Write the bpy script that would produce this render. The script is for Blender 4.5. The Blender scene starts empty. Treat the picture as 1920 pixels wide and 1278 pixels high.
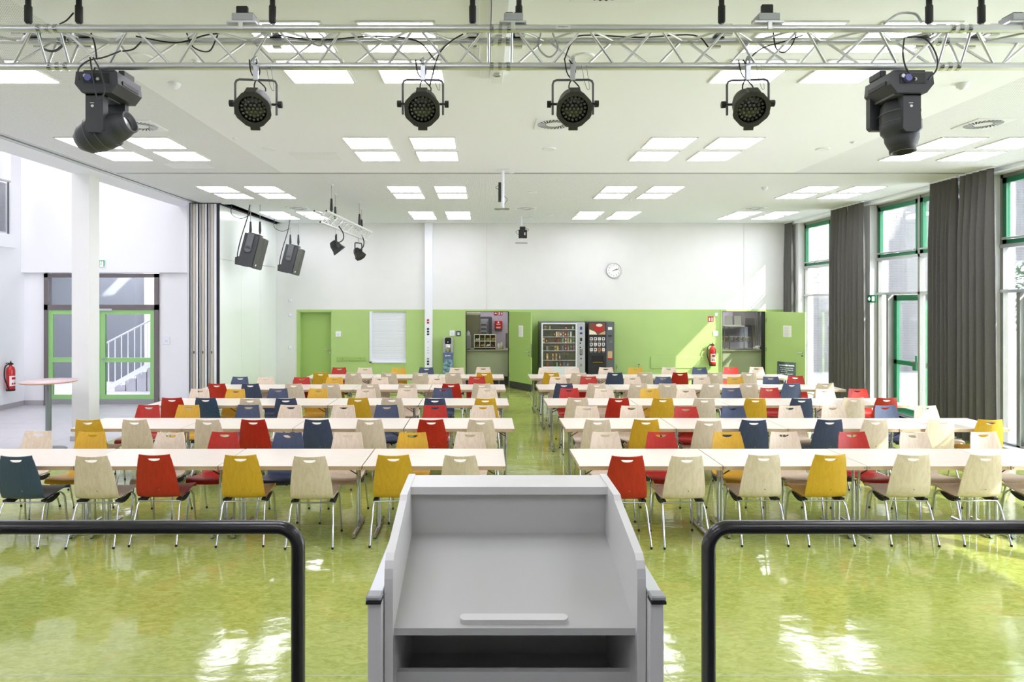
import bpy, bmesh, math, random
from mathutils import Vector, Matrix
random.seed(7)
SC = bpy.context.scene
COL = SC.collection
PI = math.pi

# ------------------------------------------------------------------ camera
F, H, CX, CY = 1230.0, 2.35, 908.0, 566.0     # focal length in px, eye height, principal point (shift lens)
cam_d = bpy.data.cameras.new('camera'); cam = bpy.data.objects.new('camera', cam_d); COL.objects.link(cam)
cam.location = (0, 0, H); cam.rotation_euler = (PI/2, 0, 0)
cam_d.sensor_width = 36.0; cam_d.lens = 36.0*F/1920
cam_d.shift_x = (960-CX)/1920; cam_d.shift_y = -(639-CY)/1920
cam_d.clip_start = 0.05; cam_d.clip_end = 200
SC.camera = cam
SC.view_settings.view_transform = 'Standard'; SC.view_settings.look = 'None'
SC.view_settings.gamma = 1.0; SC.view_settings.use_curve_mapping = False
SC.view_settings.exposure = 0.95
try:
    SC.cycles.max_bounces = 10; SC.cycles.diffuse_bounces = 5; SC.cycles.glossy_bounces = 4
    SC.cycles.transparent_max_bounces = 12; SC.cycles.caustics_reflective = False; SC.cycles.caustics_refractive = False
    SC.cycles.sample_clamp_indirect = 6.0
except Exception: pass

# ------------------------------------------------------------------ world, sun, lights
W = bpy.data.worlds.new('sky'); SC.world = W; W.use_nodes = True
bg = W.node_tree.nodes['Background']; bg.inputs[0].default_value = (0.86, 0.94, 1.08, 1); bg.inputs[1].default_value = 6.2
def lamp(name, kind, loc, direction, energy, color, size=None, size_y=None, portal=False, spread=None):
    d = bpy.data.lights.new(name, kind); d.energy = energy; d.color = color
    if kind == 'AREA':
        d.shape = 'RECTANGLE'; d.size = size; d.size_y = size_y or size
        if spread: d.spread = spread
        if portal: d.cycles.is_portal = True
    if kind == 'SUN': d.angle = math.radians(0.6)
    o = bpy.data.objects.new(name, d); COL.objects.link(o); o.location = loc
    o.rotation_euler = Vector(direction).to_track_quat('-Z', 'Y').to_euler()
    return o
lamp('sun', 'SUN', (20, -10, 20), (-1, 0.93, -1.03), 17.0, (1, 0.965, 0.9))
for i in range(5):                                    # portals: they only guide the sky's own light through the windows
    lamp('window_portal', 'AREA', (8.95, 2.7+3.37*i, 2.2), (-1, 0, 0), 1.0, (1, 1, 1), 2.9, 4.4, portal=True)
lamp('foyer_fill', 'AREA', (-9.3, 11.6, 7.1), (0, 0, -1), 52, (1, 0.985, 1.0), 2.2, 3.0)  # added fill under the closed foyer ceiling, no roof opening modelled
lamp('foyer_front_fill', 'AREA', (-9.2, 5.6, 6.9), (-0.1, 0.25, -1), 115, (1, 0.985, 1.0), 2.4, 4.0)  # second added fill, lifts the lower foyer walls
lamp('stairwell_fill', 'AREA', (-10.0, 17.6, 5.2), (0, 0, -1), 330, (0.93, 0.94, 1.0), 2.0, 2.0)  # added fill so the stairs read through the door glass
lamp('kitchen_fill', 'AREA', (0.2, 20.0, 2.85), (0, 0, -1), 20, (0.95, 0.92, 1.0), 1.6, 1.6)  # added low fill for the middle kitchen, no fitting behind it
lamp('serving_kitchen_fill', 'AREA', (7.2, 20.2, 2.85), (0, 0, -1), 30, (0.92, 0.92, 1.0), 1.6, 1.6)  # added fill for the window side kitchen, no fitting behind it
lamp('gallery_fill', 'AREA', (-12.1, 8.5, 6.6), (0, 0, -1), 45, (0.9, 0.93, 1.0), 2.0, 5.0)  # added fill to brighten the gallery interior
PANEL_E = 5.2

# ------------------------------------------------------------------ helpers
def lin(c):
    return tuple((x/255/12.92) if x/255 <= 0.04045 else ((x/255+0.055)/1.055)**2.4 for x in c)
MATS = {}
def mat(name, rgb=(200,200,200), rough=0.5, metal=0.0, var=0.0, vscale=8.0, bump=0.0, bscale=40.0, coat=0.0, emit=None, es=1.0, spec=None, stretch=None, rgb2=None, trans=0.0):
    m = bpy.data.materials.new(name); m.use_nodes = True; nt = m.node_tree; b = nt.nodes['Principled BSDF']
    c = lin(rgb)+(1,)
    b.inputs['Base Color'].default_value = c; b.inputs['Roughness'].default_value = rough; b.inputs['Metallic'].default_value = metal
    if coat: b.inputs['Coat Weight'].default_value = coat; b.inputs['Coat Roughness'].default_value = 0.12
    if spec is not None: b.inputs['Specular IOR Level'].default_value = spec
    if trans: b.inputs['Transmission Weight'].default_value = trans
    if emit: b.inputs['Emission Color'].default_value = lin(emit)+(1,); b.inputs['Emission Strength'].default_value = es
    tc = mp = None
    if var or bump:
        tc = nt.nodes.new('ShaderNodeTexCoord'); mp = nt.nodes.new('ShaderNodeMapping'); nt.links.new(tc.outputs['Object'], mp.inputs[0])
        if stretch: mp.inputs['Scale'].default_value = stretch
    if var:
        n = nt.nodes.new('ShaderNodeTexNoise'); n.inputs['Scale'].default_value = vscale; n.inputs['Detail'].default_value = 5
        nt.links.new(mp.outputs[0], n.inputs[0])
        r = nt.nodes.new('ShaderNodeMapRange'); r.inputs[1].default_value = 0.3; r.inputs[2].default_value = 0.7
        nt.links.new(n.outputs[0], r.inputs[0])
        mx = nt.nodes.new('ShaderNodeMix'); mx.data_type = 'RGBA'
        c2 = lin(rgb2)+(1,) if rgb2 else tuple(min(1, x*(1+var)) for x in c[:3])+(1,)
        c1 = c if rgb2 else tuple(x*(1-var) for x in c[:3])+(1,)
        mx.inputs[6].default_value = c1; mx.inputs[7].default_value = c2
        nt.links.new(r.outputs[0], mx.inputs[0]); nt.links.new(mx.outputs[2], b.inputs['Base Color'])
    if bump:
        n = nt.nodes.new('ShaderNodeTexNoise'); n.inputs['Scale'].default_value = bscale; n.inputs['Detail'].default_value = 3
        nt.links.new(mp.outputs[0], n.inputs[0])
        bp = nt.nodes.new('ShaderNodeBump'); bp.inputs['Strength'].default_value = bump; bp.inputs['Distance'].default_value = 0.01
        nt.links.new(n.outputs[0], bp.inputs['Height']); nt.links.new(bp.outputs[0], b.inputs['Normal'])
    MATS[name] = m
    return m

class MB:
    """collects boxes, bars, tubes into one mesh"""
    def __init__(s): s.v = []; s.f = []; s.mi = []; s.sm = []; s.M = Matrix.Identity(4)
    def add(s, vs, fs, mi=0, smooth=False):
        o = len(s.v); s.v += [tuple(s.M @ Vector(p)) for p in vs]
        s.f += [tuple(i+o for i in f) for f in fs]; s.mi += [mi]*len(fs); s.sm += [smooth]*len(fs); return s
    def box(s, x0, y0, z0, x1, y1, z1, mi=0, bev=0.0):
        if x0 > x1: x0, x1 = x1, x0
        if y0 > y1: y0, y1 = y1, y0
        if z0 > z1: z0, z1 = z1, z0
        if bev <= 0:
            return s.add([(x0,y0,z0),(x1,y0,z0),(x1,y1,z0),(x0,y1,z0),(x0,y0,z1),(x1,y0,z1),(x1,y1,z1),(x0,y1,z1)],
                     [(0,3,2,1),(4,5,6,7),(0,1,5,4),(1,2,6,5),(2,3,7,6),(3,0,4,7)], mi)
        b = min(bev, (x1-x0)/2.01, (y1-y0)/2.01, (z1-z0)/2.01)
        vs = []; idx = {}
        for ix, X in enumerate((x0, x1)):
            for iy, Y in enumerate((y0, y1)):
                for iz, Z in enumerate((z0, z1)):
                    sx, sy, sz = (1,-1)[ix], (1,-1)[iy], (1,-1)[iz]
                    for k, p in enumerate(((X, Y+sy*b, Z+sz*b), (X+sx*b, Y, Z+sz*b), (X+sx*b, Y+sy*b, Z))):
                        idx[(ix,iy,iz,k)] = len(vs); vs.append(p)
        fs = []
        q = ((0,0),(1,0),(1,1),(0,1))
        for a in (0,1):
            f = [idx[(a,i,j,0)] for i,j in q]; fs.append(tuple(f if a else f[::-1]))
            f = [idx[(i,a,j,1)] for i,j in q]; fs.append(tuple(f[::-1] if a else f))
            f = [idx[(i,j,a,2)] for i,j in q]; fs.append(tuple(f if a else f[::-1]))
        for i in (0,1):
            for j in (0,1):
                fs.append((idx[(i,j,0,0)], idx[(i,j,1,0)], idx[(i,j,1,1)], idx[(i,j,0,1)]) if (i==j) else (idx[(i,j,0,1)], idx[(i,j,1,1)], idx[(i,j,1,0)], idx[(i,j,0,0)]))
                fs.append((idx[(i,0,j,0)], idx[(i,0,j,2)], idx[(i,1,j,2)], idx[(i,1,j,0)]) if (i!=j) else (idx[(i,0,j,2)], idx[(i,0,j,0)], idx[(i,1,j,0)], idx[(i,1,j,2)]))
                fs.append((idx[(0,i,j,1)], idx[(1,i,j,1)], idx[(1,i,j,2)], idx[(0,i,j,2)]) if (i==j) else (idx[(0,i,j,2)], idx[(1,i,j,2)], idx[(1,i,j,1)], idx[(0,i,j,1)]))
                for k in (0,1):
                    fs.append((idx[(i,j,k,0)], idx[(i,j,k,1)], idx[(i,j,k,2)]))
        return s.add(vs, fs, mi)
    def tube(s, pts, r, n=8, mi=0, closed=False, caps=True, smooth=True):
        pts = [Vector(p) for p in pts]; N = len(pts)
        rs = r if isinstance(r, (list, tuple)) else [r]*N
        tang = []
        for i in range(N):
            a = pts[(i-1) % N] if (closed or i > 0) else pts[i]
            b = pts[(i+1) % N] if (closed or i < N-1) else pts[i]
            t = (b-a); tang.append(t.normalized() if t.length > 1e-9 else Vector((0,0,1)))
        up = Vector((0,0,1)) if abs(tang[0].z) < 0.9 else Vector((1,0,0))
        u = tang[0].cross(up).normalized(); vs = []
        for i in range(N):
            u = (u - tang[i]*u.dot(tang[i]))
            if u.length < 1e-6: u = tang[i].orthogonal()
            u.normalize(); w = tang[i].cross(u)
            for k in range(n):
                a = 2*PI*k/n; vs.append(pts[i] + (u*math.cos(a)+w*math.sin(a))*rs[i])
        fs = []
        for i in range(N if closed else N-1):
            j = (i+1) % N
            for k in range(n):
                l = (k+1) % n; fs.append((i*n+k, j*n+k, j*n+l, i*n+l))
        s.add(vs, fs, mi, smooth)
        if caps and not closed:
            s.add(vs[:n], [tuple(range(n))], mi); s.add(vs[-n:], [tuple(range(n))[::-1]], mi)
        return s
    def lathe(s, prof, n=24, mi=0, smooth=True, flip=False):
        """prof: (r, z) pairs about local z"""
        vs = []; fs = []
        for r, z in prof:
            for k in range(n):
                a = 2*PI*k/n; vs.append((r*math.cos(a), r*math.sin(a), z))
        for i in range(len(prof)-1):
            for k in range(n):
                l = (k+1) % n; f = (i*n+k, i*n+l, (i+1)*n+l, (i+1)*n+k); fs.append(f[::-1] if flip else f)
        return s.add(vs, fs, mi, smooth)
    def prism(s, poly, axis, a0, a1, mi=0):
        """extrude a 2D polygon along an axis"""
        def p3(u, v, a): return {'x': (a,u,v), 'y': (u,a,v), 'z': (u,v,a)}[axis]
        n = len(poly); vs = [p3(u,v,a0) for u,v in poly]+[p3(u,v,a1) for u,v in poly]
        fs = [tuple(range(n))[::-1], tuple(range(n,2*n))]+[(i,(i+1)%n,(i+1)%n+n,i+n) for i in range(n)]
        return s.add(vs, fs, mi)
    def mesh(s, name, mats):
        me = bpy.data.meshes.new(name); me.from_pydata(s.v, [], s.f)
        for m in (mats if isinstance(mats, (list, tuple)) else [mats]): me.materials.append(MATS[m])
        me.polygons.foreach_set('material_index', s.mi); me.polygons.foreach_set('use_smooth', s.sm)
        me.update()
        bm = bmesh.new(); bm.from_mesh(me); bmesh.ops.recalc_face_normals(bm, faces=bm.faces); bm.to_mesh(me); bm.free()
        return me
    def build(s, name, mats, parent=None, label=None, cat=None, group=None, kind=None, loc=None, rot=None):
        o = bpy.data.objects.new(name, s.mesh(name, mats)); COL.objects.link(o)
        if parent: o.parent = parent
        if loc is not None: o.location = loc
        if rot is not None: o.rotation_euler = rot
        return tag(o, label, cat, group, kind)
def tag(o, label=None, cat=None, group=None, kind=None):
    if label: o['label'] = label
    if cat: o['category'] = cat
    if group: o['group'] = group
    if kind: o['kind'] = kind
    return o
def thing(name, label, cat, loc=(0,0,0), rot=(0,0,0), group=None, kind=None):
    o = bpy.data.objects.new(name, None); COL.objects.link(o); o.location = loc; o.rotation_euler = rot; o.empty_display_size = 0.1
    return tag(o, label, cat, group, kind)
KIDS = {}
def kids(o):
    return [c for c in bpy.data.objects if c.parent == o]
def tree(o): return (o, [tree(c) for c in kids(o)])
def dup(t, parent=None):
    o, ch = t; c = o.copy(); COL.objects.link(c); c.parent = parent
    out = [c]
    for k in ch: out += dup(k, c)
    return out
def P(px, py, Y):                     # the world point seen at a pixel, at its real depth Y
    return Vector(((px-CX)*Y/F, Y, H-(py-CY)*Y/F))
def Mrot(loc, rx=0, ry=0, rz=0):
    return Matrix.Translation(loc) @ Matrix.Rotation(rz,4,'Z') @ Matrix.Rotation(ry,4,'Y') @ Matrix.Rotation(rx,4,'X')
def curve_pts(pts, n=6):
    """catmull-rom through pts"""
    pts = [Vector(p) for p in pts]; q = [pts[0]*2-pts[1]]+pts+[pts[-1]*2-pts[-2]]; out = []
    for i in range(1, len(q)-2):
        a, b, c, d = q[i-1], q[i], q[i+1], q[i+2]
        for k in range(n):
            t = k/n
            out.append(0.5*((2*b)+(c-a)*t+(2*a-5*b+4*c-d)*t*t+(3*b-a-3*c+d)*t*t*t))
    out.append(pts[-1]); return out
def text(name, body, size, m, parent=None, loc=(0,0,0), rot=(PI/2,0,0), extrude=0.0005, align='CENTER'):
    cu = bpy.data.curves.new(name, 'FONT'); cu.body = body; cu.size = size; cu.align_x = align; cu.align_y = 'CENTER'; cu.extrude = extrude; cu.resolution_u = 2
    tmp = bpy.data.objects.new(name+'_tmp', cu); COL.objects.link(tmp)
    dg = bpy.context.evaluated_depsgraph_get(); me = bpy.data.meshes.new_from_object(tmp.evaluated_get(dg)); bpy.data.objects.remove(tmp); bpy.data.curves.remove(cu)
    me.materials.clear(); me.materials.append(MATS[m])
    o = bpy.data.objects.new(name, me); COL.objects.link(o); o.parent = parent; o.location = loc; o.rotation_euler = rot
    return o
ORD = ['first','second','third','fourth','fifth','sixth','seventh','eighth','ninth','tenth']

# ------------------------------------------------------------------ materials
def floor_mat():
    m = bpy.data.materials.new('linoleum'); m.use_nodes = True; nt = m.node_tree; b = nt.nodes['Principled BSDF']; L = nt.links
    tc = nt.nodes.new('ShaderNodeTexCoord')
    def noise(scale, detail, dist=0.0, st=None):
        n = nt.nodes.new('ShaderNodeTexNoise'); n.inputs['Scale'].default_value = scale; n.inputs['Detail'].default_value = detail; n.inputs['Distortion'].default_value = dist
        if st:
            mp = nt.nodes.new('ShaderNodeMapping'); mp.inputs['Scale'].default_value = st; L.new(tc.outputs['Object'], mp.inputs[0]); L.new(mp.outputs[0], n.inputs[0])
        else: L.new(tc.outputs['Object'], n.inputs[0])
        return n
    n1 = noise(1.1, 4, 0.6); n2 = noise(13, 8, 1.2, (1, 2.0, 1)); n3 = noise(2.3, 6, 1.0)
    r1 = nt.nodes.new('ShaderNodeValToRGB'); e = r1.color_ramp.elements
    e[0].position = 0.34; e[0].color = lin((140,158,66))+(1,); e[1].position = 0.66; e[1].color = lin((168,178,88))+(1,)
    L.new(n1.outputs[0], r1.inputs[0])
    r2 = nt.nodes.new('ShaderNodeValToRGB'); e = r2.color_ramp.elements
    e[0].position = 0.30; e[0].color = lin((134,142,60))+(1,); e[1].position = 0.72; e[1].color = lin((200,202,128))+(1,)
    L.new(n2.outputs[0], r2.inputs[0])
    mx = nt.nodes.new('ShaderNodeMix'); mx.data_type = 'RGBA'; mx.inputs[0].default_value = 0.5
    L.new(r1.outputs[0], mx.inputs[6]); L.new(r2.outputs[0], mx.inputs[7])
    mr = nt.nodes.new('ShaderNodeMapRange'); mr.inputs[1].default_value = 0.58; mr.inputs[2].default_value = 0.78; mr.inputs[4].default_value = 0.45; L.new(n3.outputs[0], mr.inputs[0])
    mx2 = nt.nodes.new('ShaderNodeMix'); mx2.data_type = 'RGBA'; mx2.inputs[7].default_value = lin((190,162,82))+(1,)
    L.new(mr.outputs[0], mx2.inputs[0]); L.new(mx.outputs[2], mx2.inputs[6]); L.new(mx2.outputs[2], b.inputs['Base Color'])
    b.inputs['Roughness'].default_value = 0.075; b.inputs['Specular IOR Level'].default_value = 0.62
    nb = noise(2.2, 2, 0.3, (1, 2.0, 1)); nb2 = noise(26, 2, 0.2)
    ad = nt.nodes.new('ShaderNodeMath'); ad.operation = 'MULTIPLY_ADD'; ad.inputs[1].default_value = 0.10; L.new(nb2.outputs[0], ad.inputs[0]); L.new(nb.outputs[0], ad.inputs[2])
    bp = nt.nodes.new('ShaderNodeBump'); bp.inputs['Strength'].default_value = 0.30; bp.inputs['Distance'].default_value = 0.012
    L.new(ad.outputs[0], bp.inputs['Height']); L.new(bp.outputs[0], b.inputs['Normal'])
    MATS['linoleum'] = m
floor_mat()
def perf_mat(name, rgb, period, rad, dark):
    m = bpy.data.materials.new(name); m.use_nodes = True; nt = m.node_tree; b = nt.nodes['Principled BSDF']; L = nt.links
    tc = nt.nodes.new('ShaderNodeTexCoord'); sep = nt.nodes.new('ShaderNodeSeparateXYZ'); L.new(tc.outputs['Object'], sep.inputs[0])
    sq = []
    for ax in (0, 1):
        d = nt.nodes.new('ShaderNodeMath'); d.operation = 'DIVIDE'; d.inputs[1].default_value = period; L.new(sep.outputs[ax], d.inputs[0])
        fr = nt.nodes.new('ShaderNodeMath'); fr.operation = 'FRACT'; L.new(d.outputs[0], fr.inputs[0])
        su = nt.nodes.new('ShaderNodeMath'); su.operation = 'SUBTRACT'; su.inputs[1].default_value = 0.5; L.new(fr.outputs[0], su.inputs[0])
        mu = nt.nodes.new('ShaderNodeMath'); mu.operation = 'MULTIPLY'; L.new(su.outputs[0], mu.inputs[0]); L.new(su.outputs[0], mu.inputs[1]); sq.append(mu)
    a = nt.nodes.new('ShaderNodeMath'); a.operation = 'ADD'; L.new(sq[0].outputs[0], a.inputs[0]); L.new(sq[1].outputs[0], a.inputs[1])
    lt = nt.nodes.new('ShaderNodeMath'); lt.operation = 'LESS_THAN'; lt.inputs[1].default_value = rad*rad; L.new(a.outputs[0], lt.inputs[0])
    mx = nt.nodes.new('ShaderNodeMix'); mx.data_type = 'RGBA'; mx.inputs[6].default_value = lin(rgb)+(1,); mx.inputs[7].default_value = lin(dark)+(1,)
    L.new(lt.outputs[0], mx.inputs[0]); L.new(mx.outputs[2], b.inputs['Base Color']); b.inputs['Roughness'].default_value = 0.85
    MATS[name] = m
perf_mat('perforated_board', (244,246,255), 0.018, 0.25, (160,160,165))
def glass_mat(name, tint=(0.97,0.99,0.98), gloss=0.06):
    m = bpy.data.materials.new(name); m.use_nodes = True; nt = m.node_tree; nt.nodes.clear(); L = nt.links
    out = nt.nodes.new('ShaderNodeOutputMaterial'); mix = nt.nodes.new('ShaderNodeMixShader'); tr = nt.nodes.new('ShaderNodeBsdfTransparent'); gl = nt.nodes.new('ShaderNodeBsdfGlossy')
    fr = nt.nodes.new('ShaderNodeFresnel'); fr.inputs[0].default_value = 1.45
    tr.inputs[0].default_value = tint+(1,); gl.inputs['Roughness'].default_value = 0.02
    mu = nt.nodes.new('ShaderNodeMath'); mu.operation = 'MULTIPLY'; mu.inputs[1].default_value = 0.8; L.new(fr.outputs[0], mu.inputs[0])
    L.new(mu.outputs[0], mix.inputs[0]); L.new(tr.outputs[0], mix.inputs[1]); L.new(gl.outputs[0], mix.inputs[2]); L.new(mix.outputs[0], out.inputs[0])
    MATS[name] = m
glass_mat('glass'); glass_mat('dim_glass', (0.9,0.91,0.93))
def wood_mat(name, base, dark, rough=0.38, amt=0.6, axis=2):
    """plywood veneer: long wavy grain, a little different on each copy"""
    m = bpy.data.materials.new(name); m.use_nodes = True; nt = m.node_tree; b = nt.nodes['Principled BSDF']; L = nt.links
    tc = nt.nodes.new('ShaderNodeTexCoord'); oi = nt.nodes.new('ShaderNodeObjectInfo')
    mp = nt.nodes.new('ShaderNodeMapping'); sc = [5.0, 5.0, 5.0]; sc[axis] = 0.9; mp.inputs['Scale'].default_value = sc
    mm = nt.nodes.new('ShaderNodeMath'); mm.operation = 'MULTIPLY'; mm.inputs[1].default_value = 37.0; L.new(oi.outputs['Random'], mm.inputs[0])
    L.new(mm.outputs[0], mp.inputs['Location']); L.new(tc.outputs['Object'], mp.inputs[0])
    n = nt.nodes.new('ShaderNodeTexNoise'); n.inputs['Scale'].default_value = 1.6; n.inputs['Detail'].default_value = 3; L.new(mp.outputs[0], n.inputs[0])
    w = nt.nodes.new('ShaderNodeMath'); w.operation = 'MULTIPLY'; w.inputs[1].default_value = 16.0; L.new(n.outputs[0], w.inputs[0])
    fr = nt.nodes.new('ShaderNodeMath'); fr.operation = 'PINGPONG'; fr.inputs[1].default_value = 1.0; L.new(w.outputs[0], fr.inputs[0])
    n2 = nt.nodes.new('ShaderNodeTexNoise'); n2.inputs['Scale'].default_value = 30; n2.inputs['Detail'].default_value = 2; L.new(mp.outputs[0], n2.inputs[0])
    ad = nt.nodes.new('ShaderNodeMath'); ad.operation = 'MULTIPLY_ADD'; ad.inputs[1].default_value = 0.5; L.new(fr.outputs[0], ad.inputs[0]); L.new(n2.outputs[0], ad.inputs[2])
    mr = nt.nodes.new('ShaderNodeMapRange'); mr.inputs[1].default_value = 0.3; mr.inputs[2].default_value = 1.2; mr.inputs[3].default_value = amt; mr.inputs[4].default_value = 0.0; L.new(ad.outputs[0], mr.inputs[0])
    mx = nt.nodes.new('ShaderNodeMix'); mx.data_type = 'RGBA'; mx.inputs[6].default_value = lin(base)+(1,); mx.inputs[7].default_value = lin(dark)+(1,)
    L.new(mr.outputs[0], mx.inputs[0]); L.new(mx.outputs[2], b.inputs['Base Color']); b.inputs['Roughness'].default_value = rough
    MATS[name] = m
wood_mat('ply_natural', (236,219,200), (205,182,156), amt=0.6)
wood_mat('ply_red', (194,44,30), (152,28,20), amt=0.6)
wood_mat('ply_blue', (74,84,112), (54,62,88), amt=0.6)
wood_mat('ply_teal', (60,80,108), (44,62,86), amt=0.6)
wood_mat('ply_yellow', (222,176,54), (196,148,34), amt=0.6)
wood_mat('maple_top', (229,219,206), (214,201,185), rough=0.28, amt=0.5, axis=0)
wood_mat('maple_edge', (202,176,146), (182,152,120), rough=0.45, amt=0.5, axis=0)
mat('white_paint', (244,246,255), 0.7, bump=0.05, bscale=120)
mat('white_wall', (230,230,229), 0.75, bump=0.06, bscale=90, var=0.012, vscale=3)
mat('cool_white_wall', (243,243,246), 0.75, bump=0.05, bscale=90)
mat('green_paint', (176,203,128), 0.55, bump=0.05, bscale=100, var=0.02, vscale=2)
mat('green_door_paint', (160,190,104), 0.45, bump=0.02, bscale=60)
mat('aluminium', (226,227,226), 0.36, 0.8, bump=0.02, bscale=60)
mat('chrome', (196,197,200), 0.12, 1.0)
mat('matt_black', (34,35,34), 0.5); mat('black_metal', (30,31,32), 0.32, 0.2, coat=0.2)
mat('olive_black', (58,58,52), 0.55); mat('lens_olive', (72,74,54), 0.5, coat=0.5); mat('dark_lens', (34,35,30), 0.15, coat=0.5)
mat('graphite', (60,61,64), 0.5); mat('graphite_light', (92,94,96), 0.45); mat('speaker_grille', (88,90,82), 0.7, bump=0.6, bscale=260)
mat('rubber', (20,20,22), 0.6); mat('white_plastic', (238,240,248), 0.4); mat('grey_plastic', (186,188,188), 0.45); mat('silver_paint', (196,199,201), 0.35, 0.5)
mat('lectern_grey', (187,187,183), 0.42, bump=0.05, bscale=300); mat('lectern_light', (214,212,209), 0.42, bump=0.04, bscale=300)
mat('powder_black', (22,22,22), 0.30, coat=0.35)
mat('curtain_cloth', (97,95,92), 0.9, var=0.05, vscale=30, bump=0.25, bscale=300)
mat('window_grey', (148,148,142), 0.4, 0.3); mat('window_green', (40,120,82), 0.4); mat('door_green', (150,200,128), 0.4); mat('taupe', (112,104,104), 0.5)
mat('tile_grey', (200,198,203), 0.32, var=0.03, vscale=4); mat('joint_grey', (178,176,180), 0.7)
mat('skirting', (176,172,174), 0.5); mat('red_enamel', (196,30,30), 0.3, coat=0.4); mat('sign_red', (190,24,32), 0.4); mat('sign_green', (30,150,90), 0.4); mat('sign_white', (240,240,240), 0.4)
mat('label_white', (236,236,232), 0.5); mat('board_green', (24,40,32), 0.7); mat('chalk', (225,232,224), 0.8)
mat('blue_case', (44,58,100), 0.4); mat('poster_blue', (96,110,150), 0.4); mat('poster_ice', (150,196,204), 0.4, var=1, vscale=18, rgb2=(40,46,88)); mat('steel', (150,150,142), 0.35, 0.8, bump=0.02, bscale=80)
mat('counter_front', (160,168,136), 0.55); mat('olive_steel', (150,150,120), 0.4, 0.5); mat('kitchen_tile', (196,186,196), 0.3); mat('kitchen_dark', (70,72,74), 0.5); mat('kitchen_grey', (150,152,152), 0.45)
mat('cream', (232,228,206), 0.4); mat('food_yellow', (196,170,60), 0.7, var=0.3, vscale=60); mat('food_green', (120,130,60), 0.7, var=0.3, vscale=60); mat('food_brown', (140,96,52), 0.7, var=0.3, vscale=60); mat('bin_inside', (70,66,38), 0.6)
mat('vend_inside', (120,116,96), 0.6); mat('vend_white', (228,230,232), 0.35); mat('vend_grey', (96,100,104), 0.4); mat('vend_dark', (44,46,50), 0.35)
mat('pink_top', (214,190,190), 0.35); mat('wood_edge', (196,150,110), 0.5); mat('pole_grey', (128,136,134), 0.4, 0.4)
mat('beige_profile', (196,190,178), 0.4, 0.2); mat('panel_gloss', (242,248,244), 0.14, coat=0.4); mat('slate_seal', (50,46,60), 0.6)
mat('brick', (146,143,143), 0.85, var=0.12, vscale=3, bump=0.3, bscale=60); mat('mortar', (190,188,187), 0.9); mat('paving', (206,204,198), 0.85, var=0.05, vscale=2)
mat('leaf', (70,96,52), 0.6, var=0.3, vscale=6); mat('bark', (88,70,54), 0.9); mat('mat_green', (40,110,84), 0.9)
mat('orange', (226,120,44), 0.5); mat('red_print', (178,26,34), 0.5); mat('brown_print', (120,72,50), 0.5); mat('sand_print', (206,170,130), 0.5); mat('lcd_blue', (72,70,140), 0.3); mat('blue_plug', (96,98,160), 0.4)
mat('paper', (240,240,236), 0.8); mat('clear_plastic', (210,214,214), 0.15); mat('light_trim', (222,222,220), 0.5)
mat('diffuser', (250,250,250), 0.6, emit=(243,241,255), es=PANEL_E)
mat('exit_lit', (240,250,244), 0.5, emit=(235,250,240), es=0.6)
for i, c in enumerate([(150,72,58),(186,150,88),(206,206,200),(112,150,118),(140,112,140),(190,136,86),(104,112,140),(160,168,110),(112,80,62),(204,186,170)]):
    mat('wrapper_%d' % i, c, 0.35)

# ------------------------------------------------------------------ the setting
def cells(xs, zs, holes, y0, y1, matf, axis='y'):
    """a wall with openings, from boxes between break lines; axis y: wall in xz; axis x: wall in yz"""
    mb = MB()
    for i in range(len(xs)-1):
        for j in range(len(zs)-1):
            cx, cz = (xs[i]+xs[i+1])/2, (zs[j]+zs[j+1])/2
            if any(h[0] < cx < h[1] and h[2] < cz < h[3] for h in holes): continue
            if axis == 'y': mb.box(xs[i], y0, zs[j], xs[i+1], y1, zs[j+1], matf(cx, cz))
            else: mb.box(y0, xs[i], zs[j], y1, xs[i+1], zs[j+1], matf(cx, cz))
    return mb
ZC = 4.52            # hall ceiling
YB = 18.06           # back wall
K = YB/F
def bx(px): return (px-CX)*K
def bz(py): return H-(py-CY)*K
# floors
MB().box(-6.35, 2.0, -0.1, 8.45, 21.6, 0.0).build('floor', 'linoleum', label='glossy lime green marbled linoleum floor of the hall', cat='floor', kind='structure')
fl = MB().box(-11.2, 2.0, -0.1, -6.35, 15.2, -0.004).box(-14.2, 15.2, -0.1, -6.35, 21.6, -0.002).build('floor_foyer', 'joint_grey', label='pale grey tiled floor of the foyer beyond the white column', cat='floor', kind='structure')
fl.name = 'floor_left'
tm = MB().box(0.003, 0.003, -0.012, 0.897, 0.447, 0.0, bev=0.001).mesh('tile', 'tile_grey')
for i in range(5):
    for j in range(21):
        x, y = -10.85+0.9*i, 6.4+0.45*j
        if y < 14.9:
            t = bpy.data.objects.new('tile', tm); COL.objects.link(t); t.parent = fl; t.location = (x, y, 0.0)
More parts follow.
